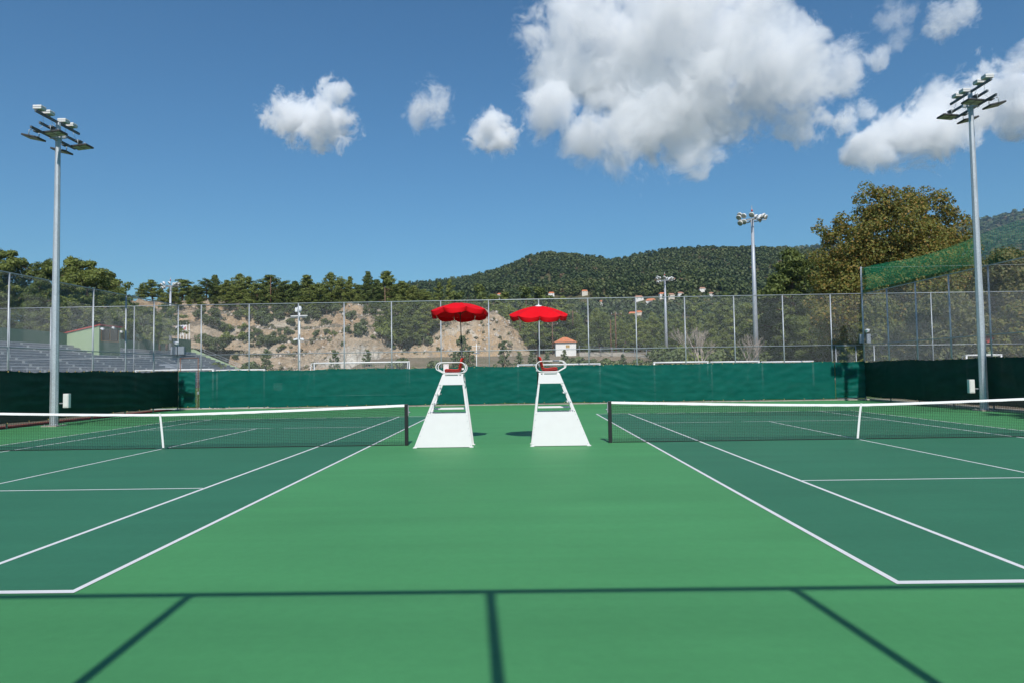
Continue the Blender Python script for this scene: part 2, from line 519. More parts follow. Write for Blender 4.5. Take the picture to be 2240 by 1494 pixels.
def rail(parent, p, q, r=.026, name='top_rail', mat='galv'):
    MB().tube([p, q], r, 8).build(name, M[mat], parent)

# far fence
t = thing('chain_link_fence', 'tall galvanised chain-link fence across the far end of the courts', 'fence', (0, YB, 0))
for px in (440, 545, 653, 753, 857, 965, 1070, 1180, 1288, 1393, 1500, 1608, 1715, 1820):
    post(t, at(px, 770, YB).x, YB, FH)
rail(t, (XFL, YB, FH), (XFR, YB, FH + .03)); rail(t, (XFL, YB, 3.1), (XFR, YB, 3.1), .022, 'middle_rail')
rail(t, (XFL + 1.2, YB, .14), (XFR, YB, .14), .02, 'bottom_rail')
chain_link((XFL, YB + .03), (XFR, YB + .03), .1, FH, t)
# side fences
t = thing('chain_link_fence', 'galvanised chain-link fence along the left side, beside the grandstand', 'fence', (XFL, 0, 0))
for i in range(16): post(t, XFL, YB - 2.59 * i, FH)
rail(t, (XFL, YB, FH), (XFL, YN, FH)); rail(t, (XFL, YB, 3.1), (XFL, YN, 3.1), .022, 'middle_rail')
chain_link((XFL - .03, YB), (XFL - .03, YN), .1, FH, t)
t = thing('chain_link_fence', 'galvanised chain-link fence along the right side, before the plane trees', 'fence', (XFR, 0, 0))
for i in range(16): post(t, XFR, YB - 2.61 * i, 7.5 if i == 0 else FH, .045 if i == 0 else .034)
rail(t, (XFR, YB, FH), (XFR, YN, FH)); rail(t, (XFR, YB, 3.1), (XFR, YN, 3.1), .022, 'middle_rail')
chain_link((XFR + .03, YB), (XFR + .03, YN), .1, FH, t)
# the fence the photographer stands at: only its shadow shows
t = thing('chain_link_fence', 'near chain-link fence whose rail and posts shadow the foreground', 'fence', (0, YN, 0))
for k in range(-7, 8):
    x = .155 + 2.575 * k
    if XFL < x < XFR: post(t, x, YN, FH - .02, .045)
rail(t, (XFL, YN, 5.96), (XFR, YN, 5.96), .042); rail(t, (XFL, YN, 3.1), (XFR, YN, 3.1), .022, 'middle_rail')
chain_link((XFL, YN - .03), (XFR, YN - .03), .1, FH, t, .0013)
# outer fences continuing the far line beyond both corners
t = thing('chain_link_fence', 'outer chain-link fence before the grandstand, beyond the left corner', 'fence', (XFL - 1, YB, 0))
for px in (293, 202, 110, 20, -70):
    post(t, at(px, 770, YB).x, YB, FH, .03)
rail(t, (XFL - .05, YB, FH), (-34, YB, FH - .02), .022); rail(t, (XFL - .05, YB, 3.0), (-34, YB, 3.0), .02, 'middle_rail')
chain_link((-34, YB + .03), (XFL - .05, YB + .03), 1.6, FH, t)
t = thing('chain_link_fence', 'outer chain-link fence beyond the right corner, under the plane trees', 'fence', (XFR + 1, YB, 0))
for px in (2041, 2170, 2300): post(t, at(px, 770, YB).x, YB, FH, .03)
post(t, at(1912, 770, YB).x, YB, 3.05, .03)
rail(t, (XFR + .05, YB, FH + .03), (33, YB, FH), .022); rail(t, (XFR + .05, YB, 3.05), (33, YB, 3.0), .02, 'middle_rail')
chain_link((XFR + .05, YB + .03), (33, YB + .03), 1.6, FH, t)

# gates in the far corners
def gate(label, x0, x1, h, mat):
    t = thing('fence_gate', label, 'gate', ((x0 + x1) / 2, YB, 0))
    y = YB - .02
    for x in (x0, x1): MB().tube([(x, y, .06), (x, y, h)], .022, 8).build('upright', M[mat], t)
    MB().tube([(x0, y, h), (x1, y, h)], .022, 8).build('frame_rail', M[mat], t)
    MB().tube([(x0, y, .1), (x1, y, .1)], .022, 8).build('frame_rail', M[mat], t)
    MB().cbox((x1 + .03, y - .03, .95), (.07, .06, .16)).build('latch', M['galv'], t)
    chain_link((x0, y + .04), (x1, y + .04), .1, h, t)
    return t
gate('narrow rusty framed gate in the far left corner', XFL + .14, -18.45, 2.95, 'rust')
gate('galvanised gate in the far right corner below the grey box', at(1828, 770, YB).x, at(1872, 770, YB).x, 3.05, 'galv')

# ------------------------------------------------------------------ windscreens
def windscreen(label, p0, p1, z0, z1, mat, nrm, seed, wr=1.0, tie=True, posts=2.7):
    rng = np.random.default_rng(seed)
    p0, p1 = Vector((*p0, 0)), Vector((*p1, 0)); d = p1 - p0; L = d.length; d.normalize(); nv = Vector((*nrm, 0))
    nu = max(12, int(L / .09)); nz = 26
    u = np.linspace(0, L, nu + 1)[:, None]; w = np.linspace(0, 1, nz + 1)[None, :]
    dis = np.zeros((nu + 1, nz + 1))
    for k in range(34):                                   # slack folds: long, mostly level or slanting
        th = rng.normal(0, .22); fu = math.sin(th); fz = math.cos(th)
        lam = rng.uniform(.12, .6); ph = rng.uniform(0, 6.28)
        cu = rng.uniform(0, L); su = rng.uniform(.5, 3.0)
        dis += wr * .008 * lam * np.sin((u * fu + w * (z1 - z0) * fz) * 6.28 / lam + ph) * np.exp(-((u - cu) / su) ** 2) * rng.uniform(.5, 1.6)
    for k in range(int(L * 1.1)):                         # short tension creases hanging from the ties
        cu = rng.uniform(0, L); cw = rng.uniform(.1, 1.0); sl = rng.normal(0, 1.2)
        q = (u - cu - sl * (w - cw) * (z1 - z0))
        dis += wr * rng.uniform(.003, .010) * np.exp(-(q / .05) ** 2) * np.exp(-((w - cw) / .25) ** 2)
    dis += .035 * np.abs(np.sin(u * math.pi / posts)) * np.sin(w * math.pi) * rng.uniform(.4, 1.0)
    sag = .032 * np.abs(np.sin(u * math.pi / .56)) + .028 * np.sin(u * .9 + seed) + .016 * np.sin(u * 2.3)
    zz = z0 + (z1 - z0 - sag) * w + .015 * np.sin(u * 1.7 + seed) * (1 - w)
    V = np.stack([p0.x + d.x * u + nv.x * (dis + .06), p0.y + d.y * u + nv.y * (dis + .06), zz], -1).reshape(-1, 3)
    idx = np.arange((nu + 1) * (nz + 1)).reshape(nu + 1, nz + 1)
    Fq = np.stack([idx[:-1, :-1], idx[1:, :-1], idx[1:, 1:], idx[:-1, 1:]], -1).reshape(-1, 4)
    o = np.array([(p0.x + p1.x) / 2, (p0.y + p1.y) / 2, 0])
    t = thing('windscreen', label, 'windscreen', tuple(o))
    np_mesh('cloth', V - o, Fq, M[mat], t, True)
    # hems: a doubled strip along both edges and one band at a quarter of the height
    for nm, wa, wb in (('top_hem', .955, .995), ('bottom_hem', .004, .04), ('seam_band', .232, .252)):
        ia, ib = wa * nz, wb * nz
        def row(ww):
            j = min(nz - 1, int(ww)); fr = ww - j
            g = V.reshape(nu + 1, nz + 1, 3); return g[:, j] * (1 - fr) + g[:, j + 1] * fr
        A = row(ia) + np.array([nv.x, nv.y, 0]) * .004; B = row(ib) + np.array([nv.x, nv.y, 0]) * .004
        VV = np.stack([A, B], 1).reshape(-1, 3) - o
        k = np.arange(nu)[:, None] * 2
        np_mesh(nm, VV, k + np.array([[0, 2, 3, 1]]), M[mat], t, True)
    if tie:
        mb = MB(); n = int(L / .56)
        for i in range(n + 1):
            s = i * .56 + rng.uniform(-.03, .03); p = p0 + d * s + nv * .07
            mb.cbox((p.x, p.y, z1 - .015 + rng.uniform(-.015, .02)), (.03, .03, .05))
            if i % 2: mb.cbox((p.x, p.y, z0 + .02), (.03, .03, .04))
        stuff(mb.build('ties', M['tie'], t))
    return t
gx0, gx1 = -18.32, at(1822, 770, YB).x
windscreen('long sunlit green windscreen tied across the far fence', (gx0, YB - .04), (gx1, YB - .04), .11, 2.2, 'screen', (0, -1), 3, 1.3)
windscreen('creased green windscreen on the far left corner gate', (XFL + .1, YB - .06), (-18.55, YB - .06), .16, 2.18, 'screen', (0, -1), 5, 2.2, posts=1.2)
windscreen('short green windscreen on the far right gate with a lamp shadow', (gx1 + .04, YB - .06), (XFR - .06, YB - .06), .16, 2.2, 'screen', (0, -1), 8, 2.2, posts=1.2)
windscreen('dark shaded windscreen along the left side fence', (XFL, YB - .1), (XFL, YN + .4), .20, 2.2, 'screen_side_shade', (1, 0), 11, 1.6)
windscreen('near-black shaded windscreen along the right side fence', (XFR, YB - .1), (XFR, YN + .4), .20, 2.18, 'screen_side_shade', (-1, 0), 14, 1.6)

# kerbs under the fences
mb = MB(); mb.box(XFL - .1, XFR + .2, YB - .11, YB + .16, 0.0, .06); structure(mb.build('far_kerb', M['concrete'], bevel=.015))
mb = MB(); mb.box(XFL - .75, XFL - .12, YN, YB - .3, .001, .06); structure(mb.build('left_kerb', M['kerb_red'], bevel=.01))
mb = MB(); mb.box(XFR + .05, XFR + .3, YN, YB - .3, .001, .10); structure(mb.build('right_kerb', M['concrete'], bevel=.01))

# small white notice behind the far screen
p = at(608, 862, 22.0)
tag(MB().box(p.x - .26, p.x + .26, 21.98, 22.0, 1.12 - .32, 1.12 + .32).box(p.x - .02, p.x + .02, 22.0, 22.04, -.2, .8).build('notice_board', M['white_plastic']),
    'white notice board faintly visible through the far windscreen', 'sign')

# corner cabinets and cameras on the fence posts
def corner_box(x, y, z, lab, boxes):
    for (bx, bz, w, h, l) in boxes:
        t = thing('control_box', l, 'cabinet', (x + bx, y - .07, z + bz))
        MB().box(x + bx - w / 2, x + bx + w / 2, y - .22, y - .06, z + bz, z + bz + h).build('housing', M['box_grey'], t, bevel=.01)
        MB().box(x + bx - w * .4, x + bx + w * .4, y - .232, y - .222, z + bz + .05, z + bz + h - .05).build('door', M['box_grey'], t)
corner_box(XFL, YB, 3.12, '', [(-.14, .02, .36, .46, 'grey box at left corner, outer side of the post'), (.27, .02, .36, .46, 'grey box at left corner, gate side of the post')])
corner_box(XFR, YB, 3.12, '', [(-.19, .06, .22, .50, 'grey box left of the right corner post'), (.19, .06, .22, .50, 'grey box right of the right corner post')])
def cctv(x, y, z, dirx, label):
    t = thing('security_camera', label, 'camera', (x, y, z))
    MB().tube([(x, y, z - .12), (x, y - .1, z - .06)], .018, 6).build('bracket', M['white_plastic'], t)
    MB().cbox((x, y - .18, z), (.13, .30, .11), Matrix.Rotation(.25, 3, 'X') @ Matrix.Rotation(dirx, 3, 'Z')).build('body', M['white_plastic'], t, bevel=.015)
    MB().cbox((x, y - .18, z + .068), (.17, .36, .012), Matrix.Rotation(.25, 3, 'X') @ Matrix.Rotation(dirx, 3, 'Z')).build('sun_hood', M['white_plastic'], t)
cctv(XFL, YB - .05, 3.78, .9, 'white security camera on the left corner post above the grey boxes')
cctv(XFR + .12, YB - .05, 3.86, -.8, 'white security camera on the right corner post above the grey boxes')

# ================================================================== NETS
def tennis_net(x_a, x_b, label, strap_lean, outer, seed):
    """x_a: post beside the umpire chairs"""
    rng = np.random.default_rng(seed)
    cx = (x_a + x_b) / 2; half = abs(x_b - x_a) / 2
    t = thing('tennis_net', label, 'net', (cx, 0, 0))
    sg = 1 if x_b > x_a else -1
    def top(x): return .914 + .156 * (abs(x - cx) / half) ** 1.35
    def bil(x, z): return .02 * math.sin(x * 1.1 + seed) * math.sin(math.pi * min(1, z / 1.0)) + .012 * math.sin(x * 3.1)
    for x, nm in ((x_a, 'near'), (x_b, 'far')):
        MB().box(x - .045, x + .045, -.045, .045, 0, 1.075).build('post', M['black'], t, bevel=.006)
    out = -sg
    MB().box(x_a + out * .046, x_a + out * .062, -.03, .03, .78, 1.05).build('winder_plate', M['galv'], t)
    MB().tube([(x_a + out * .06, 0, .86), (x_a + out * .10, 0, .86)], .02, 8).build('winder', M['galv'], t)
    x0, x1 = min(x_a, x_b) + .06, max(x_a, x_b) - .06
    xs = np.arange(x0, x1, .0455); mb = MB()
    r = .0027
    def string(p, q):
        p, q = Vector(p), Vector(q)
        d = (q - p).normalized(); a = d.cross(Vector((0, 1, 0))).normalized(); b = Vector((0, 1, 0))
        vs = [pp + (a * math.cos(k) + b * math.sin(k)) * r for pp in (p, q) for k in (0, 2.094, 4.189)]
        mb.add(vs, [(0, 1, 4, 3), (1, 2, 5, 4), (2, 0, 3, 5)])
    for x in xs:
        zt = top(x) - .05; zs = [.012, zt * .33, zt * .66, zt]
        for a, b in zip(zs[:-1], zs[1:]): string((x, bil(x, a), a), (x, bil(x, b), b))
    xk = np.linspace(x0, x1, 29)
    for j in range(23):
        fr = j / 22.5
        for a, b in zip(xk[:-1], xk[1:]):
            za, zb = .012 + (top(a) - .062) * fr, .012 + (top(b) - .062) * fr
            string((a, bil(a, za), za), (b, bil(b, zb), zb))
    # the doubled rows near the head band hang on the far side
    for j in range(6):
        for a, b in zip(xk[:-1], xk[1:]):
            za, zb = top(a) - .08 - j * .0455, top(b) - .08 - j * .0455
            string((a, bil(a, za) + .03, za), (b, bil(b, zb) + .03, zb))
    for x in xs + .02:
        string((x, .03 + bil(x, .7), top(x) - .31), (x, .02, top(x) - .05))
    stuff(mb.build('netting', M['net_black'], t, recalc=False))
    mb = MB()
    mb.tube([(x, bil(x, .02), .016) for x in xk], .010, 6); mb.build('bottom_cord', M['net_black'], t)
    # head band folded over the cable
    vs = []; fs = []
    xb = np.linspace(min(x_a, x_b) + .045, max(x_a, x_b) - .045, 49)
    for x in xb:
        z = top(x); w = .009 + .003 * math.sin(x * 7 + seed); dz = .003 * math.sin(x * 11)
        vs += [(x, -w, z - .062 + dz), (x, -w * 1.1, z - .008), (x, 0, z), (x, w * 1.1, z - .008), (x, w, z - .062)]
    for i in range(48):
        for k in range(4): fs.append((i * 5 + k, (i + 1) * 5 + k, (i + 1) * 5 + k + 1, i * 5 + k + 1))
    MB().add(vs, fs, True).build('head_band', M['band'], t, recalc=False)
    # centre strap down to its anchor
    xt, xb_ = cx - strap_lean, cx + strap_lean * .15
    n = 8; vs = []; fs = []
    for i in range(n + 1):
        f = i / n; x = xt + (xb_ - xt) * f ** .8; z = .925 * (1 - f) + .03 * f
        for y in (-.021, -.018):
            vs += [(x - .027, y, z), (x + .027, y, z)]
    for i in range(n):
        a, b = i * 4, i * 4 + 4
        fs += [(a, a + 1, b + 1, b), (a + 2, b + 2, b + 3, a + 3), (a, b, b + 2, a + 2), (a + 1, a + 3, b + 3, b + 1)]
    MB().add(vs, fs).build('centre_strap', M['band'], t)
    MB().box(cx - .16, cx + .16, -.10, .03, .009, .03).build('anchor_plate', M['dark_plate'], t, bevel=.004)
tennis_net(XL + .914, XL - 10.97 - .914, 'black tennis net with white band across the left court', .09, -1, 1)
tennis_net(XR - .914, XR + 10.97 + .914, 'black tennis net with white band across the right court', -.11, 1, 4)

# ================================================================== UMPIRE CHAIRS
def umpire_chair(x_back, sgn, label, board):
    """sgn: direction the chair faces along x (-1 left); u runs from the back leg's foot to the front"""
    yn, yf = -.66, -.06
    t = thing('umpire_chair', label, 'chair', (x_back + sgn * .74, -.36, 0))
    def X(u): return x_back + sgn * u
    def yy(z, near): return (yn + .075 * z / 1.8) if near else (yf - .075 * z / 1.8)
    def fu(z): return 1.45 - .72 * z / 1.8           # front leg centre line
    def bu(z): return .03 + .22 * z / 1.8            # back leg centre line
    for near in (True, False):
        y0, y1 = yy(0, near), yy(1.82, near)
        MB().bar((X(fu(0)), y0, 0), (X(fu(1.82)), y1, 1.82), .045, .06, (sgn, 0, .3)).build('front_leg', M['white'], t, bevel=.004)
        MB().bar((X(bu(0)), y0, 0), (X(bu(1.82)), y1, 1.82), .045, .05, (-sgn, 0, .2)).build('back_leg', M['white'], t, bevel=.004)
        for u in (fu(0), bu(0)):
            MB().cbox((X(u), y0, .012), (.10, .09, .02)).build('foot', M['white'], t)
        o = -.026 if near else .026
        # side panels, set just outside the legs
        def panel(za, zb, ia, name):
            k = .008
            mb = MB()
            pts = [(fu(za) + .03, za), (fu(zb) + .03, zb), (bu(zb) - .025, zb), (bu(za) - .025, za)]
            vs = [(X(u), yy(z, near) + o, z) for u, z in pts] + [(X(u), yy(z, near) + o + (k if not near else -k), z) for u, z in pts]
            mb.add(vs, [(0, 1, 2, 3), (7, 6, 5, 4), (0, 4, 5, 1), (1, 5, 6, 2), (2, 6, 7, 3), (3, 7, 4, 0)]).build(name, M['white'], t, bevel=.002)
        panel(.015, .86, 0, 'lower_panel')
        panel(1.57, 1.80, 0, 'upper_panel')
        # bolt heads
        for z in ([.06, .30, .48, .66, .80] if near else []):
            for u in (fu(z) - .01, bu(z) + .01):
                MB().tube([(X(u), yy(z, near) + o - .008, z), (X(u), yy(z, near) + o - .014, z)], .008, 6).build('bolt', M['galv'], t)
        for z in (.87, 1.10, 1.33):
            u = fu(z); MB().tube([(X(u), yy(z, near) + (o if near else -o) * .9, z), (X(u), yy(z, near) + (o if near else -o) * 1.25, z)], .011, 6).build('bolt', M['lamp_dark'], t)
        # arm hoop
        w = yy(2.0, near) + (-.02 if near else .02)
        pts = []
        for a in range(0, 181, 20):
            r = math.radians(90 + a); pts.append((.30 + .14 * math.cos(r), 2.0 + .135 * math.sin(r)))
        pts += [(.45, 1.865), (.62, 1.865), (.74, 1.875), (.84, 1.93)]
        for a in range(-30, 91, 20):
            r = math.radians(a); pts.append((.80 + .115 * math.cos(r), 2.02 + .115 * math.sin(r)))
        pts += [(.55, 2.135), (.30, 2.135)]
        MB().tube([(X(u), w, z) for u, z in pts], .014, 8).build('arm_hoop', M['white'], t)
        for u in (.34, .70):
            MB().cbox((X(u), yy(1.84, near), 1.835), (.035, .03, .07)).build('bracket', M['white'], t)
    for z in (.20, .42, .64, .87, 1.10, 1.33):
        MB().box(min(X(fu(z) - .09), X(fu(z) + .02)), max(X(fu(z) - .09), X(fu(z) + .02)), yy(z, True) + .024, yy(z, False) - .024, z - .014, z + .014).build('step', M['white'], t, bevel=.003)
    a, b = sorted((X(fu(.95) - .06), X(bu(.95) + .05)))
    MB().box(a, b, yf - .16, yf - .06, .93, .975).build('footrest', M['white'], t, bevel=.004)
    a, b = sorted((X(.22), X(.74)))
    MB().box(a, b, yy(1.82, True) - .005, yy(1.82, False) + .005, 1.822, 1.845).build('seat_deck', M['white'], t, bevel=.004)
    # moulded red seat shell
    prof = [(.70, 1.885), (.66, 1.905), (.56, 1.90), (.46, 1.888), (.38, 1.89), (.32, 1.92), (.285, 2.0), (.262, 2.1), (.24, 2.2), (.215, 2.245), (.19, 2.25)]
    n = len(prof); vs = []; fs = []; W = 8
    for lay in (0, 1):
        for i, (u, z) in enumerate(prof):
            for k in range(W + 1):
                s = k / W * 2 - 1
                hw = .205 if i < n - 3 else .205 - .02 * (i - n + 4)
                lift = .075 * abs(s) ** 3
                du = lift * (1 if i > 5 else 0) * .8; dz = lift * (1 if i <= 5 else 0)
                vs.append((X(u + du - lay * (.014 if i > 4 else 0)), -.36 + s * hw, z + dz - lay * (.014 if i <= 5 else .003)))
    m_ = n * (W + 1)
    for i in range(n - 1):
        for k in range(W):
            a = i * (W + 1) + k; q = (a, a + 1, a + W + 2, a + W + 1)
            fs.append(q); fs.append(tuple(m_ + j for j in reversed(q)))
    for i in range(n - 1):
        for k in (0, W):
            a = i * (W + 1) + k; b = a + W + 1; fs.append((a, b, m_ + b, m_ + a))
    for i in (0, n - 1):
        for k in range(W):
            a = i * (W + 1) + k; fs.append((a, a + 1, m_ + a + 1, m_ + a))
    MB().add(vs, fs, True).build('seat', M['red_plastic'], t)
    MB().box(*sorted((X(.34), X(.66))), -.50, -.22, 1.846, 1.872).build('seat_base', M['white'], t)
    if board:
        MB().box(*sorted((X(.635), X(.775))), yf - .10, yf - .085, 1.85, 2.10).build('writing_board', M['white'], t, bevel=.003)
        for u in (.66, .75): MB().tube([(X(u), yf - .10, 2.07), (X(u), yf - .106, 2.07)], .008, 6).build('bolt', M['galv'], t)
    else:
        w = yy(2.0, True) - .02
        MB().tube([(X(.58), w, 2.137), (X(.74), w, 2.137)], .019, 8).build('arm_pad', M['box_grey'], t)
    return t
umpire_chair(-1.25, -1, 'white umpire chair with red seat facing the left court', True)
umpire_chair(.215, 1, 'white umpire chair with red seat facing the right court', False)

def umbrella(base, apex, R, rise, tilt_x, tilt_y, rot, label, cap, y_clamp):
    """pole from base (in its clamp) to the crown; canopy tilted about its own axes"""
    base, apex = Vector(base), Vector(apex)
    t = thing('umbrella', label, 'umbrella', tuple(base))
    mid = base.lerp(apex, .56)
    MB().tube([base, mid], .017, 10).build('lower_pole', M['pole_black'], t)
    MB().tube([mid - Vector((0, 0, .02)), apex], .0125, 10).build('upper_pole', M['pole_black'], t)
    MB().tube([mid - Vector((0, 0, .06)), mid + Vector((0, 0, .05))], .024, 10).build('joint', M['pole_black'], t)
    MB().tube([mid + Vector((-.03, 0, 0)), mid + Vector((-.075, -.01, 0))], [.012, .02], 8).build('joint_knob', M['pole_black'], t)
    MB().cbox(base + Vector((0, 0, .45)), (.06, .06, .05)).build('clamp', M['white'], t)
    T = Matrix.Translation(apex) @ Matrix.Rotation(tilt_y, 4, 'Y') @ Matrix.Rotation(tilt_x, 4, 'X') @ Matrix.Rotation(rot, 4, 'Z')
    NR, G, S_ = 9, 8, 8
    def pt(r, a):
        """r 0..1, a angle; sag between the ribs"""
        k = (a / (2 * math.pi) * G) % 1.0; s = math.sin(math.pi * k)
        rr = R * r * (1 - .045 * s * r)
        z = -rise * (r ** 1.75) - .042 * s ** .8 * r ** 1.2
        return (rr * math.cos(a), rr * math.sin(a), z)
    cn = MB()                                            # eight sewn gores, creased along the ribs
    for g in range(G):
        vs = []; fs = []
        for i in range(NR + 1):
            for k in range(S_ + 1): vs.append(pt(.03 + .97 * i / NR, 2 * math.pi * (g + min(.9999, max(.0001, k / S_))) / G))
        for i in range(NR):
            for k in range(S_):
                p_ = i * (S_ + 1) + k; fs.append((p_, p_ + 1, p_ + S_ + 2, p_ + S_ + 1))
        cn.add(vs, fs, True, T)
    cn.build('canopy', M['umbrella'], t, recalc=False)
    rng = random.Random(int(base.x * 100))
    for g in range(G):                                  # one hanging flap per panel, slit at the ribs
        vs = []; fs = []
        for k in range(S_ * 2 + 1):
            f = k / (S_ * 2); a = 2 * math.pi * (g + .012 + .976 * f) / G
            x, y, z = pt(1.0, a)
            drop = .095 + .02 * math.sin(math.pi * f) + .006 * math.sin(9 * f + g)
            ins = 1 - (.012 + .05 * (1 - math.sin(math.pi * f)) ** 2) + .008 * math.sin(7 * f + 2 * g)
            vs += [(x, y, z), (x * (1 + ins) / 2, y * (1 + ins) / 2, z - drop * .55), (x * ins * .985, y * ins * .985, z - drop)]
        for k in range(S_ * 2):
            for j in (0, 1): fs.append((k * 3 + j, (k + 1) * 3 + j, (k + 1) * 3 + j + 1, k * 3 + j + 1))
        MB().add(vs, fs, True, T).build('valance', M['umbrella'], t, recalc=False)
        a = 2 * math.pi * g / G
        MB().tube([T @ Vector(pt(r, a)) - Vector((0, 0, .012)) for r in (.04, .4, .7, .98)], .005, 5).build('rib', M['pole_black'], t)
        MB().tube([T @ (Vector(pt(.55, a)) - Vector((0, 0, .012))), T @ Vector((.016 * math.cos(a), .016 * math.sin(a), -rise * 1.25))], .004, 5).build('strut', M['pole_black'], t)
    if cap:
        MB().lathe([(.095, -.006), (.09, .006), (.03, .022), (.012, .03)], 12, T).build('crown_patch', M['white_plastic'], t)
    MB().tube([T @ Vector((0, 0, -.02)), T @ Vector((0, 0, .055))], [.014, .009], 8).build('finial', M['white_plastic'] if cap else M['pole_black'], t)
    return t
pb = at(1013, 842, -.36); pa = at(1006, 664, -.36)
umbrella((pb.x, -.36, 1.52), pa, .755, .225, -.095, .0, .30, 'red umbrella over the left chair, dark underside showing', False, 0)
pb = at(1176, 850, -.36); pa = at(1178, 670, -.36)
umbrella((pb.x, -.36, 1.45), pa, .755, .215, .15, .01, .02, 'red umbrella over the right chair, white patch on its crown', True, 0)

# ================================================================== COURT FLOODLIGHT MASTS
def court_mast(x, y, H, inward, label, box=True):
    """inward: +1 when the court lies towards +x"""
    t = thing('floodlight_mast', label, 'light mast', (x, y, 0))
    MB().lathe([(.165, 0), (.16, .02), (.092, H - .1), (.092, H)], 8, Matrix.Translation((x, y, .02)), smooth=False).build('pole', M['galv_pole'], t)
    MB().cbox((x, y, .015), (.62, .62, .05)).build('base_plate', M['concrete'], t)
    for dx, dy in ((.22, .22), (.22, -.22), (-.22, .22), (-.22, -.22)):
        MB().tube([(x + dx, y + dy, .03), (x + dx, y + dy, .09)], .02, 6).build('bolt', M['galv'], t)
    MB().box(x - .05, x + .05, y - .16, y + .16, H - .75, H - .45).build('service_door', M['galv_pole'], t)
    z1, z2 = H - .55, H + .02
    # arms run parallel to the court; two low ones carry lamps, the high one the drivers
    arms = {'in': (x + inward * .17, z1 + .10), 'out': (x - inward * .17, z1 - .06), 'top': (x, z2)}
    for k, (ax, az) in arms.items():
        MB().bar((ax, y - 1.3, az), (ax, y + 1.3, az), .07, .09).build('arm', M['arm_dark'], t)
    MB().bar((x - .34, y, z1 - .02), (x + .34, y, z1 - .02), .10, .10).build('bracket', M['galv'], t)
    MB().bar((x - .12, y - .2, z1 - .1), (x + .12, y - .2, z1 - .1), .10, .08).build('bracket', M['galv'], t)
    for i, yy in enumerate((-1.08, -.58, .32, .80)):    # driver boxes
        d = MB().box(x - .17, x + .17, y + yy - .15, y + yy + .15, z2 + .10, z2 + .26).build('driver_box', M['box_white'], t, bevel=.02)
        MB().box(x - .176, x + .176, y + yy - .156, y + yy + .156, z2 + .172, z2 + .186).build('seam', M['box_grey'], d)
        MB().cbox((x, y + yy, z2 + .07), (.04, .2, .06)).build('driver_bracket', M['galv'], t)
    for key, off in (('in', inward), ('out', -inward)):
        ax, az = arms[key]
        for i, yy in enumerate((-.78, .86)):
            hx = ax + off * .26; cy_ = y + yy; tilt = -off * .16 + inward * .06
            R = Matrix.Rotation(tilt, 3, 'Y')
            c = Vector((hx, cy_, az - .24))
            h = MB().cbox(c, (.66, .52, .075), R).build('lamp_head', M['lamp_dark'], t, bevel=.02)
            for sx in (-.15, .15):
                for sy in (-.12, .12):
                    MB().cbox(c + R @ Vector((sx, sy, -.041)), (.25, .19, .006), R).build('led_panel', M['led'], h)
            for s in (-1, 1):                            # yoke
                MB().tube([c + R @ Vector((.0, s * .275, .0)), c + Vector((-off * .02, s * .275, .22)), (hx - off * .06, cy_ + s * .2, az + .0)], .016, 6).build('yoke', M['galv'], t)
            MB().bar((ax, cy_, az - .0), (hx - off * .04, cy_, az), .22, .05).build('lamp_bracket', M['arm_dark'], t)
    for k in range(4):
        yy = (-.9, -.5, .42, .8)[k]
        a = Vector((x, y + yy, z2 + .1)); b = Vector((arms['in' if k % 2 else 'out'][0], y + yy + .1, z1 + .06)); m_ = (a + b) / 2 + Vector((0, .12, -.16))
        MB().tube([a, a.lerp(m_, .6) - Vector((0, 0, .03)), m_, m_.lerp(b, .5) - Vector((0, 0, .02)), b], .008, 5).build('cable', M['cable'], t)
    if box:
        bx = x + inward * .42
        d = MB().box(bx - .11, bx + .11, y + .05, y + .21, .72, 1.28).build('switch_box', M['box_white'], t, bevel=.012)
        MB().box(bx - .085, bx + .085, y + .036, y + .048, .76, 1.24).build('box_door', M['box_white'], d)
        MB().bar((x + inward * .1, y + .1, .9), (bx, y + .1, .9), .04, .04).build('box_bracket', M['galv'], t)
M['led'] = simple('pale lamp glass', (.34, .36, .30), .25, var=.1, scale=20)
pl = at(118, 920, 9.0); pr = at(2156, 890, 10.5)
court_mast(pl.x, 9.0, 12.15, 1, 'tall galvanised floodlight mast at the left of the courts')
court_mast(pr.x - .05, 10.5, 13.25, -1, 'tall galvanised floodlight mast at the right of the courts')
court_mast(pr.x - .05, -5.6, 13.25, -1, 'floodlight mast right of the camera, shown by its shadow', False)
# ================================================================== TERRAIN
from mathutils import noise as mno
def fbm(x, y, z=0., s=1., o=4):
    return mno.fractal(Vector((x * s, y * s, z)), 1.0, 2.1, o)
def lerp_tab(tab, x):
    return float(np.interp(x, [a for a, b in tab], [b for a, b in tab]))
def sstep(a, b, x):
    t = min(1, max(0, (x - a) / (b - a))); return t * t * (3 - 2 * t)

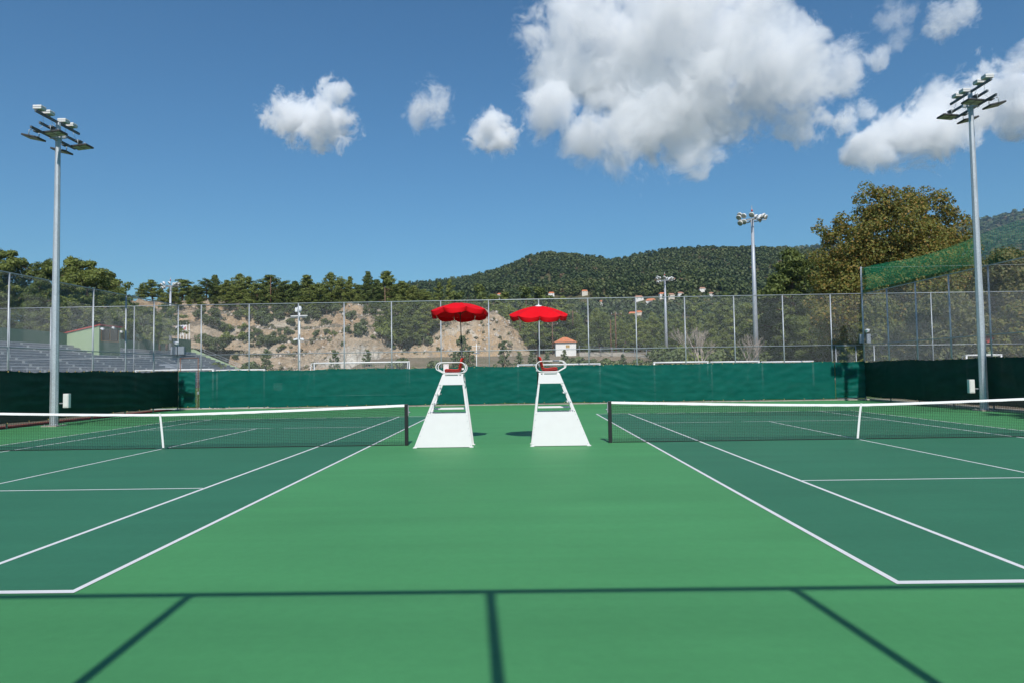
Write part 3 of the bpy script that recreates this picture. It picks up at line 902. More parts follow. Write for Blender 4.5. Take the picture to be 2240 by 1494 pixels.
Q_CREST = [(-130, 25), (-92, 24), (-70, 22.3), (-52, 23.2), (-45, 21), (-38, 19.5), (-28, 18.7), (-22, 17.2), (-15, 17.5), (-8, 18.2), (-3, 15.8), (2, 10.5), (6.6, 6.2), (14, 4.0), (30, 3)]
Q_TOE = [(-130, 142), (-90, 143), (-60, 150), (-42, 147), (-30, 152), (-20, 154), (0, 158), (30, 165)]
Q_WID = [(-130, 46), (-60, 42), (-45, 34), (-30, 30), (-20, 17), (0, 15), (30, 20)]
def quarry(x, Y):
    base = 2.0 + .02 * max(0, Y - 130)
    cr = lerp_tab(Q_CREST, x); toe = lerp_tab(Q_TOE, x) + 5 * fbm(x, 3.1, 0, .05); wid = lerp_tab(Q_WID, x)
    t = (Y - toe) / wid
    nz = fbm(x, Y, 1.7, .09, 5)
    if t <= 0: return base + .25 * nz
    tt = max(0.0, min(1, t + .02 * nz))
    n = 5
    i, fr = divmod(tt * n + .15 * fbm(x, 0, 5., .06), 1.0); 
    ter = (i + (.30 * fr / .55 if fr < .55 else .30 + .70 * sstep(.55, .70, fr))) / n
    ter = min(1, max(0, ter))
    lin = tt ** .8
    kt = sstep(-36, -50, x) * (1 - .6 * sstep(-84, -92, x))       # terraced part of the face
    p = kt * ter + (1 - kt) * lin
    h = base + (cr - base) * p
    rough = (1 - kt) * 1.5 + .5
    h += rough * (fbm(x, Y, 9.2, .16, 5) * .8 + .9 * abs(fbm(x, Y, 3.3, .30, 4)) - .5 * abs(fbm(x, Y, 7.7, .9, 3))) * min(1, t * 4) * (1 - .7 * max(0, (t - .9)) if t < 2 else .3)
    # a pale bulge of rock in front of the middle of the face
    d = ((x + 40) / 9) ** 2 + ((Y - 152) / 7) ** 2
    h += 7.5 * math.exp(-d) * (1 + .35 * fbm(x, Y, 4., .3, 4))
    d = ((x + 86) / 10) ** 2 + ((Y - 150) / 9) ** 2
    h += 5.0 * math.exp(-d) * (1 + .3 * fbm(x, Y, 6., .3, 4))
    if t > 1: h += .03 * (Y - toe - wid)
    return h
def valley(x, Y):
    return 2.0 + 2.8 * sstep(92, 120, Y) + .034 * max(0, Y - 120) + .5 * fbm(x, Y, 0, .03)
def left_hill(x, Y):
    return 5.5 + .10 * max(0, -76 - x) + .035 * max(0, Y - 70) + .6 * fbm(x, Y, 2., .04)
H_CREST = [(500, 640), (800, 634), (900, 628), (960, 622), (1000, 617), (1060, 606), (1120, 588), (1150, 574), (1200, 562), (1260, 565), (1300, 570), (1340, 577), (1400, 566), (1450, 556), (1500, 550), (1600, 550), (1700, 550), (1750, 553), (1900, 565), (2100, 580), (2400, 600)]
HC, HF = 950., 320.
_hc = [(px, at(px, py, HC).z) for px, py in H_CREST]
def hill(x, Y):
    px = 1139.5 + FPX * x / (Y + 17.9)
    t = (Y - HF) / (HC - HF)
    c = lerp_tab(_hc, px)
    if t <= 0: return 8.5
    s = min(1.0, t) ** 1.15
    if t > 1: s = 1 - (t - 1) * .5
    h = 9 + (c - 9) * s
    h += 22 * math.sin(math.pi * min(1, t)) * (fbm(x, Y, 0, .006, 3)) + 4 * fbm(x, Y, 5., .02, 3) * min(1, t * 3) * max(0.0, 1 - abs(t - 1) * 0) * (0.25 if t > .9 else 1)
    return h
M_CREST = [(900, 700), (1500, 600), (1600, 562), (1780, 543), (1900, 538), (2050, 520), (2110, 494), (2180, 478), (2240, 468), (2400, 440), (2700, 405), (3000, 400)]
MC, MF = 2500., 1150.
_mc = [(px, at(px, py, MC).z) for px, py in M_CREST]
def mountain(x, Y):
    px = 1139.5 + FPX * x / (Y + 17.9)
    t = (Y - MF) / (MC - MF); c = lerp_tab(_mc, px)
    if t <= 0: return 0
    s = min(1, t) ** 1.1
    if t > 1: s = 1 - (t - 1) * .6
    return c * s + 60 * math.sin(math.pi * min(1, t)) * fbm(x, Y, 1., .0022, 4)

def grid(name, fn, x0, x1, y0, y1, step, mat, smooth=True, fan=False):
    nx, ny = int((x1 - x0) / step) + 1, int((y1 - y0) / step) + 1
    V = np.empty((nx, ny, 3))
    for i in range(nx):
        for j in range(ny):
            Y = y0 + (y1 - y0) * j / (ny - 1)
            x = x0 + (x1 - x0) * i / (nx - 1)
            if fan: x = x * (Y + 18) / (y1 + 18)
            V[i, j] = (x, Y, fn(x, Y))
    idx = np.arange(nx * ny).reshape(nx, ny)
    Fq = np.stack([idx[:-1, :-1], idx[1:, :-1], idx[1:, 1:], idx[:-1, 1:]], -1).reshape(-1, 4)
    return structure(np_mesh(name, V.reshape(-1, 3), Fq, mat, None, smooth))

def quarry_mat():
    m, nt, bs = mat_new('quarried earth')
    gn = N(nt, 'ShaderNodeNewGeometry'); g = gn.outputs['Position']
    a = noise(nt, .035, 5, .6, vec=g, dist=.6)
    b = noise(nt, .45, 6, .7, vec=g, stretch=(1, 1, 1.6))
    d = noise(nt, 2.2, 4, .7, vec=g)
    c = ramp(nt, a.outputs[0], [(.32, (.46, .42, .36)), (.42, (.38, .31, .235)), (.50, (.37, .28, .195)), (.57, (.37, .265, .175)), (.63, (.35, .28, .215)), (.72, (.47, .43, .375))]).outputs[0]
    c = mixc(nt, 1.0, c, ramp(nt, b.outputs[0], [(.28, (.58, .55, .52)), (.5, (1, 1, 1)), (.72, (1.25, 1.24, 1.22))]).outputs[0], 'MULTIPLY')
    c = mixc(nt, 1.0, c, ramp(nt, d.outputs[0], [(.3, (.72,) * 3), (.7, (1.16,) * 3)]).outputs[0], 'MULTIPLY')
    # level benches carry grey-brown rubble
    sx = N(nt, 'ShaderNodeSeparateXYZ'); nt.links.new(gn.outputs['Normal'], sx.inputs[0])
    fl = ramp(nt, sx.outputs[2], [(.80, (0, 0, 0)), (.93, (1, 1, 1))]).outputs[0]
    rub = ramp(nt, d.outputs[0], [(.3, (.12, .10, .08)), (.5, (.19, .16, .125)), (.7, (.27, .235, .19))]).outputs[0]
    c = mixc(nt, fl, c, rub)
    # two outcrops of pale rock and an ochre cliff end: the rock itself changes there
    def zone(pt, sc_, r0, r1):
        mp = N(nt, 'ShaderNodeMapping'); mp.inputs['Location'].default_value = tuple(-a * b for a, b in zip(pt, sc_)); mp.inputs['Scale'].default_value = sc_
        nt.links.new(g, mp.inputs[0])
        ln = N(nt, 'ShaderNodeVectorMath', operation='LENGTH'); nt.links.new(mp.outputs[0], ln.inputs[0])
        ad = N(nt, 'ShaderNodeMath', operation='MULTIPLY_ADD'); nt.links.new(b.outputs[0], ad.inputs[0]); ad.inputs[1].default_value = 1.0; nt.links.new(ln.outputs['Value'], ad.inputs[2])
        return ramp(nt, ad.outputs[0], [(r0, (1, 1, 1)), (r1, (0, 0, 0))]).outputs[0]
    crack = N(nt, 'ShaderNodeTexVoronoi', feature='DISTANCE_TO_EDGE'); crack.inputs['Scale'].default_value = .55
    mpc = N(nt, 'ShaderNodeMapping'); mpc.inputs['Scale'].default_value = (1, 1, .6); mpc.inputs['Rotation'].default_value = (.3, .5, .2); nt.links.new(g, mpc.inputs[0]); nt.links.new(mpc.outputs[0], crack.inputs['Vector'])
    pale = mixc(nt, 1.0, ramp(nt, b.outputs[0], [(.3, (.36, .33, .29)), (.55, (.53, .50, .45)), (.75, (.66, .63, .58))]).outputs[0], ramp(nt, crack.outputs['Distance'], [(.0, (.55, .52, .5)), (.12, (1, 1, 1))]).outputs[0], 'MULTIPLY')
    c = mixc(nt, zone((-40, 150, 4), (.055, .06, .10), .85, 1.25), c, pale)
    c = mixc(nt, zone((-84, 148, 5), (.045, .06, .10), .85, 1.3), c, pale)
    streak = noise(nt, .5, 5, .65, vec=g, stretch=(1, .6, .12))
    och = ramp(nt, streak.outputs[0], [(.32, (.30, .25, .20)), (.45, (.42, .30, .185)), (.55, (.44, .325, .22)), (.68, (.50, .46, .40))]).outputs[0]
    och = mixc(nt, 1.0, och, ramp(nt, d.outputs[0], [(.3, (.72,) * 3), (.7, (1.16,) * 3)]).outputs[0], 'MULTIPLY')
    c = mixc(nt, zone((-14, 158, 8), (.045, .05, .05), .95, 1.3), c, och)
    c = mixc(nt, 1.0, c, (1.30, 1.28, 1.22), 'MULTIPLY')
    nt.links.new(c, bs.inputs['Base Color']); bs.inputs['Roughness'].default_value = .95; bs.inputs['Specular IOR Level'].default_value = .1
    bump(nt, bs, b.outputs[0], 1.0, 1.6)
    return m
M['quarry'] = quarry_mat()
M['forest_floor'] = earth('forest floor', (.07, .075, .035), (.11, .095, .05), (.06, .075, .03), .02)
M['scrub'] = earth('scrubby slope', (.16, .13, .085), (.24, .19, .13), (.12, .115, .06), .06)
grid('quarry_hillside', quarry, -130, 32, 124, 232, .6, M['quarry'])
grid('valley_floor', valley, -30, 330, 92, 420, 4, M['scrub'])
grid('left_hillside', left_hill, -240, -73, 20, 260, 5, M['forest_floor'])
grid('forested_hill', hill, -330, 800, 300, 1080, 16, M['forest_floor'])
grid('far_mountain', mountain, 0, 3600, 1150, 2800, 50, M['forest_floor'])

def cast(px, py, fn, y0, y1, step=.5):
    """where the sight line of a pixel meets a terrain"""
    Y = y0
    while Y < y1:
        p = at(px, py, Y)
        if fn(p.x, Y) >= p.z: return Vector((p.x, Y, fn(p.x, Y)))
        Y += step
    return None

# ================================================================== GRANDSTAND AND ITS BUILDINGS
M['stand'] = simple('shade-toned weathered concrete', (.33, .33, .335), .85, var=.16, scale=1.2, bmp=.2)  # riser shade is painted into this darker grey
M['stand_edge_lit'] = simple('sunlit-toned pale step edge', (.72, .71, .69), .85, var=.15, scale=1.5)  # lightened so the colour stands in for sun on the step edges
M['stand_green'] = simple('shade-darkened green wall', (.065, .15, .085), .8, var=.08, scale=.5)  # shade of the stand walls turned from the sun is put into this green
M['light_green_wall'] = simple('pale green painted wall', (.27, .36, .22), .8, var=.05, scale=.6)
M['roof_red'] = simple('red roof edging', (.42, .05, .04), .7)
M['window_dark'] = simple('dark window glass', (.05, .055, .05), .15, var=.2, scale=1)
M['window_wood'] = simple('orange window frame', (.42, .20, .05), .6)
M['seat_plate'] = simple('white seat number plate', (.70, .69, .64), .7)
XB, ROWS, TR, RS, ZT = -69.0, 16, 1.02, .385, 6.85
YS0, YS1 = 26.0, 124.0
t = thing('grandstand', 'long grey concrete grandstand with stepped benches behind the left fence', 'grandstand', (XB + 8, 75, 0))
for r in range(ROWS):
    x0 = XB + r * TR; z = ZT - r * RS
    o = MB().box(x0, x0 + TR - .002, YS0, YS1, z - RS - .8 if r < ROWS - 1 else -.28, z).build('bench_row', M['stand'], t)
    MB().box(x0 + TR - .30, x0 + TR + .03, YS0 + .05, YS1 - .05, z + .002, z + .06).build('nosing', M['stand_edge_lit'], o)
MB().prism([(XB - .3, -.28), (XB - .3, ZT + .75), (XB + .4, ZT + .75), (XB + ROWS * TR, .75), (XB + ROWS * TR + .4, .2), (XB + ROWS * TR + .4, -.28)], 'y', YS1, YS1 + .5).build('end_wall', M['light_green_wall'], t)
for zz in (.45, .9):
    MB().tube([(XB + .4, YS1 + .25, ZT + .75 + zz), (XB + ROWS * TR, YS1 + .25, .75 + zz)], .035, 6).build('handrail', M['galv'], t)
for k in range(8):
    f = k / 7; x = XB + .4 + (ROWS * TR - .4) * f; z = ZT + .75 + (.75 - ZT - .75) * f
    MB().tube([(x, YS1 + .25, z), (x, YS1 + .25, z + .9)], .03, 6).build('baluster', M['galv'], t)
def wall_seg(Y0, Y1, z1, mat='stand_green', x=XB):
    MB().box(x - .35, x - .03, Y0, Y1, ZT - .6, z1).build('back_wall', M[mat], t)
wall_seg(YS0, 84.9, 8.75); wall_seg(91.2, 104.5, 8.45); wall_seg(104.6, 115.0, 9.45); wall_seg(116.6, 123.9, 9.55)
MB().box(XB - .5, XB - .02, 104.2, 104.6, ZT - .6, 9.6).build('pilaster', M['light_green_wall'], t)
rng = random.Random(5)
mbp = []
for sec, (yy0, st) in enumerate(((58, .9), (66, .9), (74, .9), (82, .9), (90, 1.0), (98, 1.0), (106, 1.0), (113.5, 1.0), (120, 1.0))):
    for r in range(0, 12):
        x0 = XB + r * TR; z = ZT - r * RS; y = yy0 - r * .18
        MB().box(x0 + TR + .031, x0 + TR + .05, y - .22, y + .22, z - .28, z - .02).build('number_plate', M['seat_plate'], t)
for k in range(26):                                        # rail in front of the lower rows
    y = 50 + k * 2.4
    MB().tube([(XB + 12.4, y, ZT - 12 * RS), (XB + 12.4, y, ZT - 12 * RS + 1.1)], .025, 5).build('baluster', M['galv'], t)
MB().tube([(XB + 12.4, 50, ZT - 12 * RS + 1.1), (XB + 12.4, 112, ZT - 12 * RS + 1.1)], .025, 5).build('handrail', M['galv'], t)
# stair opening in the rows
MB().box(XB + 8.2, XB + 12.0, 96, 99, ZT - 9.5 * RS, ZT - 7.2 * RS).build('stair_well', M['box_grey'], t)
for y in (95.9, 99.1):
    MB().tube([(XB + 8.0, y, ZT - 7.2 * RS + .9), (XB + 12.4, y, ZT - 12 * RS + .9)], .03, 6).build('handrail', M['galv'], t)

# press box
bx0, bx1, by0, by1 = XB - 1.0, XB + 4.9, 84.9, 90.4
t = thing('press_box', 'pale green press box with red roof edge above the grandstand', 'building', (bx0, by0, 4))
MB().prism([(bx0, 3.9), (bx0, 8.55), (bx1, 9.85), (bx1, 3.9)], 'y', by0, by0 + .2).build('side_wall', M['light_green_wall'], t)
MB().prism([(bx0, 3.9), (bx0, 8.55), (bx1, 9.85), (bx1, 3.9)], 'y', by1 - .2, by1).build('side_wall', M['light_green_wall'], t)
MB().box(bx1 - .2, bx1, by0 + .2, by1 - .2, 3.9, 7.6).build('front_wall', M['stand_green'], t)
MB().box(bx1 - .2, bx1, by0 + .2, by1 - .2, 9.45, 9.72).build('front_wall', M['stand_green'], t)
MB().box(bx1 - .2, bx1, by0 + .2, by0 + .45, 7.6, 9.45).build('front_wall', M['stand_green'], t)
MB().box(bx1 - .2, bx1, by1 - .45, by1 - .2, 7.6, 9.45).build('front_wall', M['light_green_wall'], t)
w = MB().box(bx1 - .12, bx1 - .08, by0 + .45, by1 - .45, 7.6, 9.45).build('window', M['window_dark'], t)
for y in (by0 + .5, (by0 + by1) / 2, by1 - .5):
    MB().box(bx1 - .1, bx1 + .02, y - .06, y + .06, 7.6, 9.45).build('window_frame', M['window_wood'], w)
MB().box(bx1 - .1, bx1 + .03, by0 + .45, by1 - .45, 7.5, 7.62).build('window_sill', M['window_wood'], w)
MB().prism([(bx0 - .2, 8.5), (bx0 - .2, 8.65), (bx1 + .25, 10.02), (bx1 + .25, 9.87)], 'y', by0 - .2, by1 + .2).build('roof', M['roof_red'], t)
for y, z in ((by0 + .3, 9.35), (by0 + 3.0, 9.7), (by1 - .3, 9.2)):
    MB().cbox((bx1 + .3, y, z), (.45, .3, .3), Matrix.Rotation(.3, 3, 'Y')).build('spotlight', M['white_plastic'], t)

# water tanks on the slope behind
M['tank_blue'] = simple('blotched blue-grey tank', (.17, .215, .27), .6, var=.35, scale=.7)
M['tank_white'] = simple('white tank', (.62, .62, .60), .6, var=.1, scale=.5)
for i, (px0, px1, pt, pb, mt, lab) in enumerate(((213, 247, 699, 722, 'tank_blue', 'leftmost blotched blue-grey water tank behind the press box'),
                                (249, 283, 697, 728, 'tank_blue', 'middle and largest blotched blue-grey water tank above the press box'),
                                (284, 303, 700, 722, 'tank_blue', 'narrow blue-grey water tank right of the largest tank'),
                                (310, 332, 702, 724, 'tank_white', 'white water tank right of the blue-grey tanks'))):
    Yt = 128 - i * 2
    a, b = at(px0, pt, Yt), at(px1, pb, Yt); r = (b.x - a.x) / 2; c = Vector(((a.x + b.x) / 2, Yt, 0))
    gz = left_hill(c.x, Yt); zt = a.z
    t = thing('water_tank', lab, 'tank', (c.x, Yt, gz))
    MB().lathe([(r, 0), (r, zt - gz - .5)], 20, Matrix.Translation((c.x, Yt, gz - .3))).build('shell', M[mt], t)
    MB().lathe([(r * 1.03, 0), (r * .9, .35), (r * .3, .75), (.2, .8)], 20, Matrix.Translation((c.x, Yt, zt - .8))).build('lid', M[mt], t)
    MB().lathe([(.3, 0), (.3, .25), (.2, .3)], 8, Matrix.Translation((c.x + r * .3, Yt - r * .3, zt - .3))).build('hatch', M[mt], t)

# flags
for i, (px, pt, pb, cols, lab) in enumerate(((395, 704, 748, ((.7, .7, .7), (.05, .09, .35), (.55, .02, .05)), 'leftmost flagpole, its flag white, blue and red'),
                                       (401.5, 704, 748, ((.7, .7, .72), (.25, .3, .55), (.7, .7, .72)), 'second flagpole from the left, its flag white with blue'),
                                       (408, 706, 749, ((.75, .75, .74), (.5, .2, .2), (.75, .75, .74)), 'third flagpole from the left, its flag mostly white'),
                                       (414, 708, 742, None, 'rightmost flagpole of four, bare and slightly shorter'))):
    Yp = 127.5; a = at(px, pt, Yp); z0 = ZT + .2
    t = thing('flagpole', lab, 'flagpole', (a.x, Yp, z0), 'flagpoles at the end of the grandstand')
    MB().tube([(a.x, Yp, 2.0), (a.x, Yp, a.z)], [.09, .06], 8).build('pole', M['goal_white'], t)
    if cols:
        for j, cc in enumerate(cols):
            mm = simple('flag cloth', cc, .8); vs = []; fs = []
            for k in range(5):
                f = k / 4; x = a.x - .1 - 1.0 * f; y = Yp - .15 * math.sin(f * 5)
                for h in (0, 1): vs.append((x, y, a.z - .15 - (j + h) * .62 - f * .9))
            for k in range(4): fs.append((2 * k, 2 * k + 2, 2 * k + 3, 2 * k + 1))
            MB().add(vs, fs, True).build('flag_stripe', mm, t, recalc=False)

# ================================================================== GOALS
def goal(x0, x1, y, z0, h, depth, label, net=True, grp='football goals beyond the far fence', dirn=-1):
    t = thing('football_goal', label, 'goal', ((x0 + x1) / 2, y, z0), grp)
    zt = z0 + h
    for x in (x0, x1): MB().tube([(x, y, z0), (x, y, zt + .05)], .058, 10).build('post', M['goal_white'], t)
    MB().tube([(x0 - .05, y, zt), (x1 + .05, y, zt)], .058, 10).build('crossbar', M['goal_white'], t)
    yb = y + dirn * depth
    for x in (x0, x1):
        MB().tube([(x, y, zt), (x, y + dirn * depth * .35, zt - .03), (x, yb, z0 + .05)], .025, 6).build('stay', M['goal_white'], t)
    MB().tube([(x0, yb, z0 + .05), (x1, yb, z0 + .05)], .03, 6).build('ground_bar', M['goal_white'], t)
    if net:
        mb = MB(); s = .13; n = int((x1 - x0) / s)
        def P(x, f): 
            f2 = min(1, f / .35); 
            return (x, y + dirn * depth * (.35 * f2 if f < .35 else .35 + .65 * (f - .35) / .65), zt - .03 * f2 if f < .35 else zt - .03 - (h - .08) * (f - .35) / .65 - .12 * math.sin(math.pi * (f - .35) / .65) * math.sin(math.pi * (x - x0) / (x1 - x0)))
        fr = [k / 16 for k in range(17)]
        for i in range(n + 1):
            x = x0 + (x1 - x0) * i / n
            mb.tube([P(x, f) for f in fr[::2]], .004, 3, cap=False)
        for f in [k / 24 for k in range(25)]:
            mb.tube([P(x0 + (x1 - x0) * i / 8, f) for i in range(9)], .004, 3, cap=False)
        stuff(mb.build('goal_net', M['goal_net'], t, recalc=False))
    return t
a, b = at(687, 791, 33.7), at(895, 790, 33.7)
goal(a.x, b.x, 33.7, .30, 2.45, 1.9, 'large white football goal with net left of the umpire chairs')
for (p0, p1, py, Y, lab) in ((297, 466, 810.5, 26, 'white training goal beside the far left gate, partly before the grandstand'),
                        (475, 578, 810, 26, 'white training goal just right of the far left gate'),
                        (1133, 1312, 798.5, 24.5, 'white training goal behind the right umpire chair'),
                        (1431, 1548, 793, 25.5, 'white training goal below the two bare trees'),
                        (1556, 1660, 792, 25, 'white training goal left of the tallest stadium mast'),
                        (1667, 1778, 792, 24.5, 'white training goal nearest the far right gate')):
    a, b = at(p0, py, Y), at(p1, py, Y)
    goal(a.x, b.x, Y, -.29, a.z + .29, 1.3, lab, False, dirn=1)
a, b = at(2114, 777, 30), at(2190, 775, 30)
goal(a.x, b.x, 30, -.29, a.z + .29, 1.2, 'small white goal frame beyond the right side fence', False, dirn=1)

# ================================================================== STADIUM MASTS
def stadium_mast(px, py_top, Y, label, s=1.0, z0=0.0):
    tp = at(px, py_top, Y); x = tp.x; H = tp.z
    t = thing('stadium_mast', label, 'light mast', (x, Y, z0), 'stadium light masts')
    MB().tube([(x, Y, z0 - .3), (x, Y, z0 + (H - z0) * .5), (x, Y, H - .6)], [.40 * s, .29 * s, .19 * s], 12).build('pole', M['mast_grey'], t)
    MB().tube([(x, Y, H - .6), (x, Y, H + 1.2)], .05, 6).build('lightning_rod', M['galv'], t)
    MB().tube([(x, Y, H + .4), (x, Y, H + .65)], .12, 8).build('beacon', M['roof_red'], t)
    ring = [(x + 1.15 * math.cos(2 * math.pi * k / 14), Y + 1.15 * math.sin(2 * math.pi * k / 14), H - .8) for k in range(15)]
    MB().tube(ring, .06, 6).build('head_frame', M['galv'], t)
    for a in (0, math.pi / 2):
        MB().bar((x - 1.9 * math.cos(a), Y - 1.9 * math.sin(a), H - .75), (x + 1.9 * math.cos(a), Y + 1.9 * math.sin(a), H - .75), .12, .12).build('arm', M['galv'], t)
    rng = random.Random(int(px))
    spots = [(-1.9, -.3, .0), (-1.6, .2, .45), (-1.25, -.4, .2), (-1.2, -.3, -.6), (-1.7, -.2, -.75), (-.15, -.3, .35), (1.1, .0, .1), (1.5, -.2, .2), (1.9, .1, .05), (1.3, .3, -.25), (.9, -.3, -.2), (.6, .2, .15)]
    for dx, dy, dz in spots:
        c = Vector((x + dx, Y + dy, H - .45 + dz))
        d = Vector((-.5 if dx < 0 else .7, -.5 + rng.uniform(-.2, .2), -.45)).normalized()
        Mx = Matrix.Translation(c) @ d.to_track_quat('Z', 'Y').to_matrix().to_4x4()
        l = MB().lathe([(.16, -.30), (.30, -.16), (.38, 0), (.39, .06)], 12, Mx).build('lamp', M['white_plastic'], t)
        MB().lathe([(.34, .062), (.30, .08)], 12, Mx).build('lens', M['led'], l)
    return t
stadium_mast(1645, 470, 75, 'tallest grey stadium light mast left of the big plane tree')
stadium_mast(1454, 607, 138, 'distant grey stadium light mast before the village houses', z0=4)
stadium_mast(373, 619, 130, 'grey stadium light mast behind the grandstand end', z0=5)

# camera mast behind the far fence
Yc = 24.2; p = at(655, 668, Yc); x = p.x
t = thing('camera_mast', 'slim white camera mast behind the far fence, left of the goal', 'mast', (x, Yc, 0))
MB().tube([(x, Yc, -.28), (x, Yc, p.z - .15)], [.065, .05], 10).build('pole', M['goal_white'], t)
MB().lathe([(.12, 0), (.15, .12), (.13, .28), (.05, .36)], 12, Matrix.Translation((x, Yc, p.z - .42))).build('dome_camera', M['white_plastic'], t)
MB().cbox((x - .16, Yc - .05, p.z - .3), (.14, .2, .26)).build('junction_box', M['white_plastic'], t, bevel=.01)
MB().bar((x - .52, Yc - .05, p.z - .68), (x + .52, Yc - .05, p.z - .66), .05, .05).build('cross_arm', M['goal_white'], t)
MB().box(x - .5, x + .52, Yc - .25, Yc - .05, p.z - .79, p.z - .75).build('light_bar', M['box_grey'], t)
zc = at(655, 742, Yc).z
MB().cbox((x, Yc - .1, zc + .17), (.10, .14, .22)).build('junction_box', M['white_plastic'], t, bevel=.01)
for s in (-1, 1):
    MB().cbox((x + s * .20, Yc - .12, zc - .02), (.26, .12, .11), Matrix.Rotation(s * .25, 3, 'Y')).build('bullet_camera', M['white_plastic'], t, bevel=.02)
MB().bar((x - .26, Yc - .07, zc + .03), (x + .26, Yc - .07, zc + .03), .04, .04).build('camera_bracket', M['white_plastic'], t)
# thin white pole with cross arm right of the left umbrella
Yc = 60; p = at(1042, 752, Yc); q0 = at(1042, 803, Yc)
t = thing('thin_pole', 'thin white pole with a short cross arm under the cliff', 'pole', (p.x, Yc, 0))
MB().tube([(p.x, Yc, -.2), (p.x, Yc, p.z)], .05, 6).build('pole', M['goal_white'], t)
MB().bar((p.x - .5, Yc, p.z - .25), (p.x + .5, Yc, p.z - .25), .05, .05).build('cross_arm', M['goal_white'], t)
MB().cbox((p.x, Yc - .05, at(1042, 772, Yc).z), (.7, .15, .12)).build('lamp_bar', M['box_grey'], t)

# utility poles
def utility(px, pt, pb, Y, label, arm=True, fn=None, mat='wood_pole', w=.14):
    a, b = at(px, pt, Y), at(px, pb, Y)
    t = thing('utility_pole', label, 'pole', (b.x, Y, b.z))
    MB().tube([(b.x, Y, b.z - 1.5), (b.x, Y, a.z)], [w * 1.2, w * .8], 8).build('pole', M[mat], t)
    if arm:
        MB().bar((a.x - 1.1, Y, a.z - .5), (a.x + 1.1, Y, a.z - .5), .12, .12).build('cross_arm', M[mat], t)
        for dx in (-1, 0, 1): MB().tube([(a.x + dx, Y, a.z - .44), (a.x + dx, Y, a.z - .2)], .05, 6).build('insulator', M['white_plastic'], t)
utility(1337, 700, 775, 122, 'brown utility pole, left of a close pair right of the hut', False)
utility(1348, 683, 776, 122, 'brown utility pole with cross arm, right of a close pair', True)
utility(1209, 705, 760, 128, 'brown utility pole standing behind the little white hut', True)
utility(1138, 697, 712, 150, 'short utility pole top with cross arm above the right end of the cliff', True)
utility(1253, 679, 700, 150, 'utility pole top with cross arm in the trees above the hut', True)
utility(592, 608, 684, 186, 'dark utility pole among the pines on the quarry crest', False, mat='wood_pole')
utility(1646, 742, 770, 122, 'short reddish pole behind the tallest stadium mast', False)

# ================================================================== LITTLE WHITE HUT
M['hut_wall'] = simple('white plaster', (.72, .71, .67), .9, var=.06, scale=.8, bmp=.1)
M['hut_wall_far'] = simple('cream plaster', (.60, .55, .46), .9, var=.06, scale=.4)
M['tile'] = simple('orange roof tiles', (.56, .19, .085), .85, var=.18, scale=2.0, bmp=.3)
M['tile_pale'] = simple('faded roof tiles', (.36, .20, .13), .85, var=.15, scale=2.0)
M['hut_door'] = simple('yellow wooden shutter', (.40, .25, .08), .7)
Yh = 120; a, b = at(1216, 778, Yh), at(1260, 751, Yh); x0, x1 = a.x, b.x; z0, z1 = a.z - 1.0, b.z + .25; dpt = 3.6
t = thing('white_hut', 'little white hut with an orange hipped roof below the quarry', 'building', ((x0 + x1) / 2, Yh, z0))
MB().box(x0, x1, Yh, Yh + dpt, z0 - 2, z1).build('wall', M['hut_wall'], t)
cx = (x0 + x1) / 2; zr = at(1238, 737, Yh).z
MB().add([(x0 - .45, Yh - .4, z1), (x1 + .3, Yh - .4, z1), (x1 + .3, Yh + dpt + .4, z1), (x0 - .45, Yh + dpt + .4, z1), (cx - .5, Yh + dpt / 2, zr), (cx + .4, Yh + dpt / 2, zr)],
         [(0, 1, 5, 4), (1, 2, 5), (2, 3, 4, 5), (3, 0, 4), (3, 2, 1, 0)]).build('roof', M['tile'], t)
w = MB().box(cx + .0, cx + .75, Yh - .05, Yh + .02, z1 - 1.1, z1 - .55).build('shutter', M['hut_door'], t)
MB().box(cx - .02, cx + .77, Yh - .06, Yh + .01, z1 - 1.17, z1 - 1.1).build('sill', M['hut_wall'], w)

# ================================================================== HOUSES ON THE HILL
M['far_glass'] = simple('far window', (.06, .06, .06), .3)
HOUSES = []
def house(px, py, wpx, label, roof='tile', wall='hut_wall', hr=.55, rz=0.0, storeys=2):
    p = cast(px, py, hill, HF, HC + 40, 2.0)
    if p is None: return
    HOUSES.append((px, p.y, wpx)); D = p.y + 17.9
    w = max(5.0, .84 * wpx / FPX * D); d = w * .65; hh = w * hr * .62; rh = w * .27
    t = thing('hill_house', label, 'house', tuple(p), 'houses on the wooded hill')
    Rm = Matrix.Translation(p + Vector((0, -2, 0))) @ Matrix.Rotation(rz, 4, 'Z')
    z1 = hh + 1.0
    MB().box(-w / 2, w / 2, 0, d, -8, z1, Rm).build('wall', M[wall], t)
    MB().add([(-w * .54, -w * .05, z1), (w * .54, -w * .05, z1), (w * .54, d + w * .05, z1), (-w * .54, d + w * .05, z1), (-w * .34, d / 2, z1 + rh), (w * .34, d / 2, z1 + rh)],
             [(0, 1, 5, 4), (1, 2, 5), (2, 3, 4, 5), (3, 0, 4), (3, 2, 1, 0)], False, Rm).build('roof', M[roof], t)
    n = max(2, int(w / 3.2)); sh = hh / storeys
    for s_ in range(storeys):
        for k in range(n):
            x = -w / 2 + w * (k + .5) / n; z = 1.0 + sh * (s_ + .3)
            f = MB().box(x - w * .035, x + w * .035, -.06, .02, z, z + sh * .45, Rm).build('window', M['far_glass'], t)
            MB().box(x - w * .042, x + w * .042, -.12, .02, z - .2, z - .02, Rm).build('sill', M[wall], f)
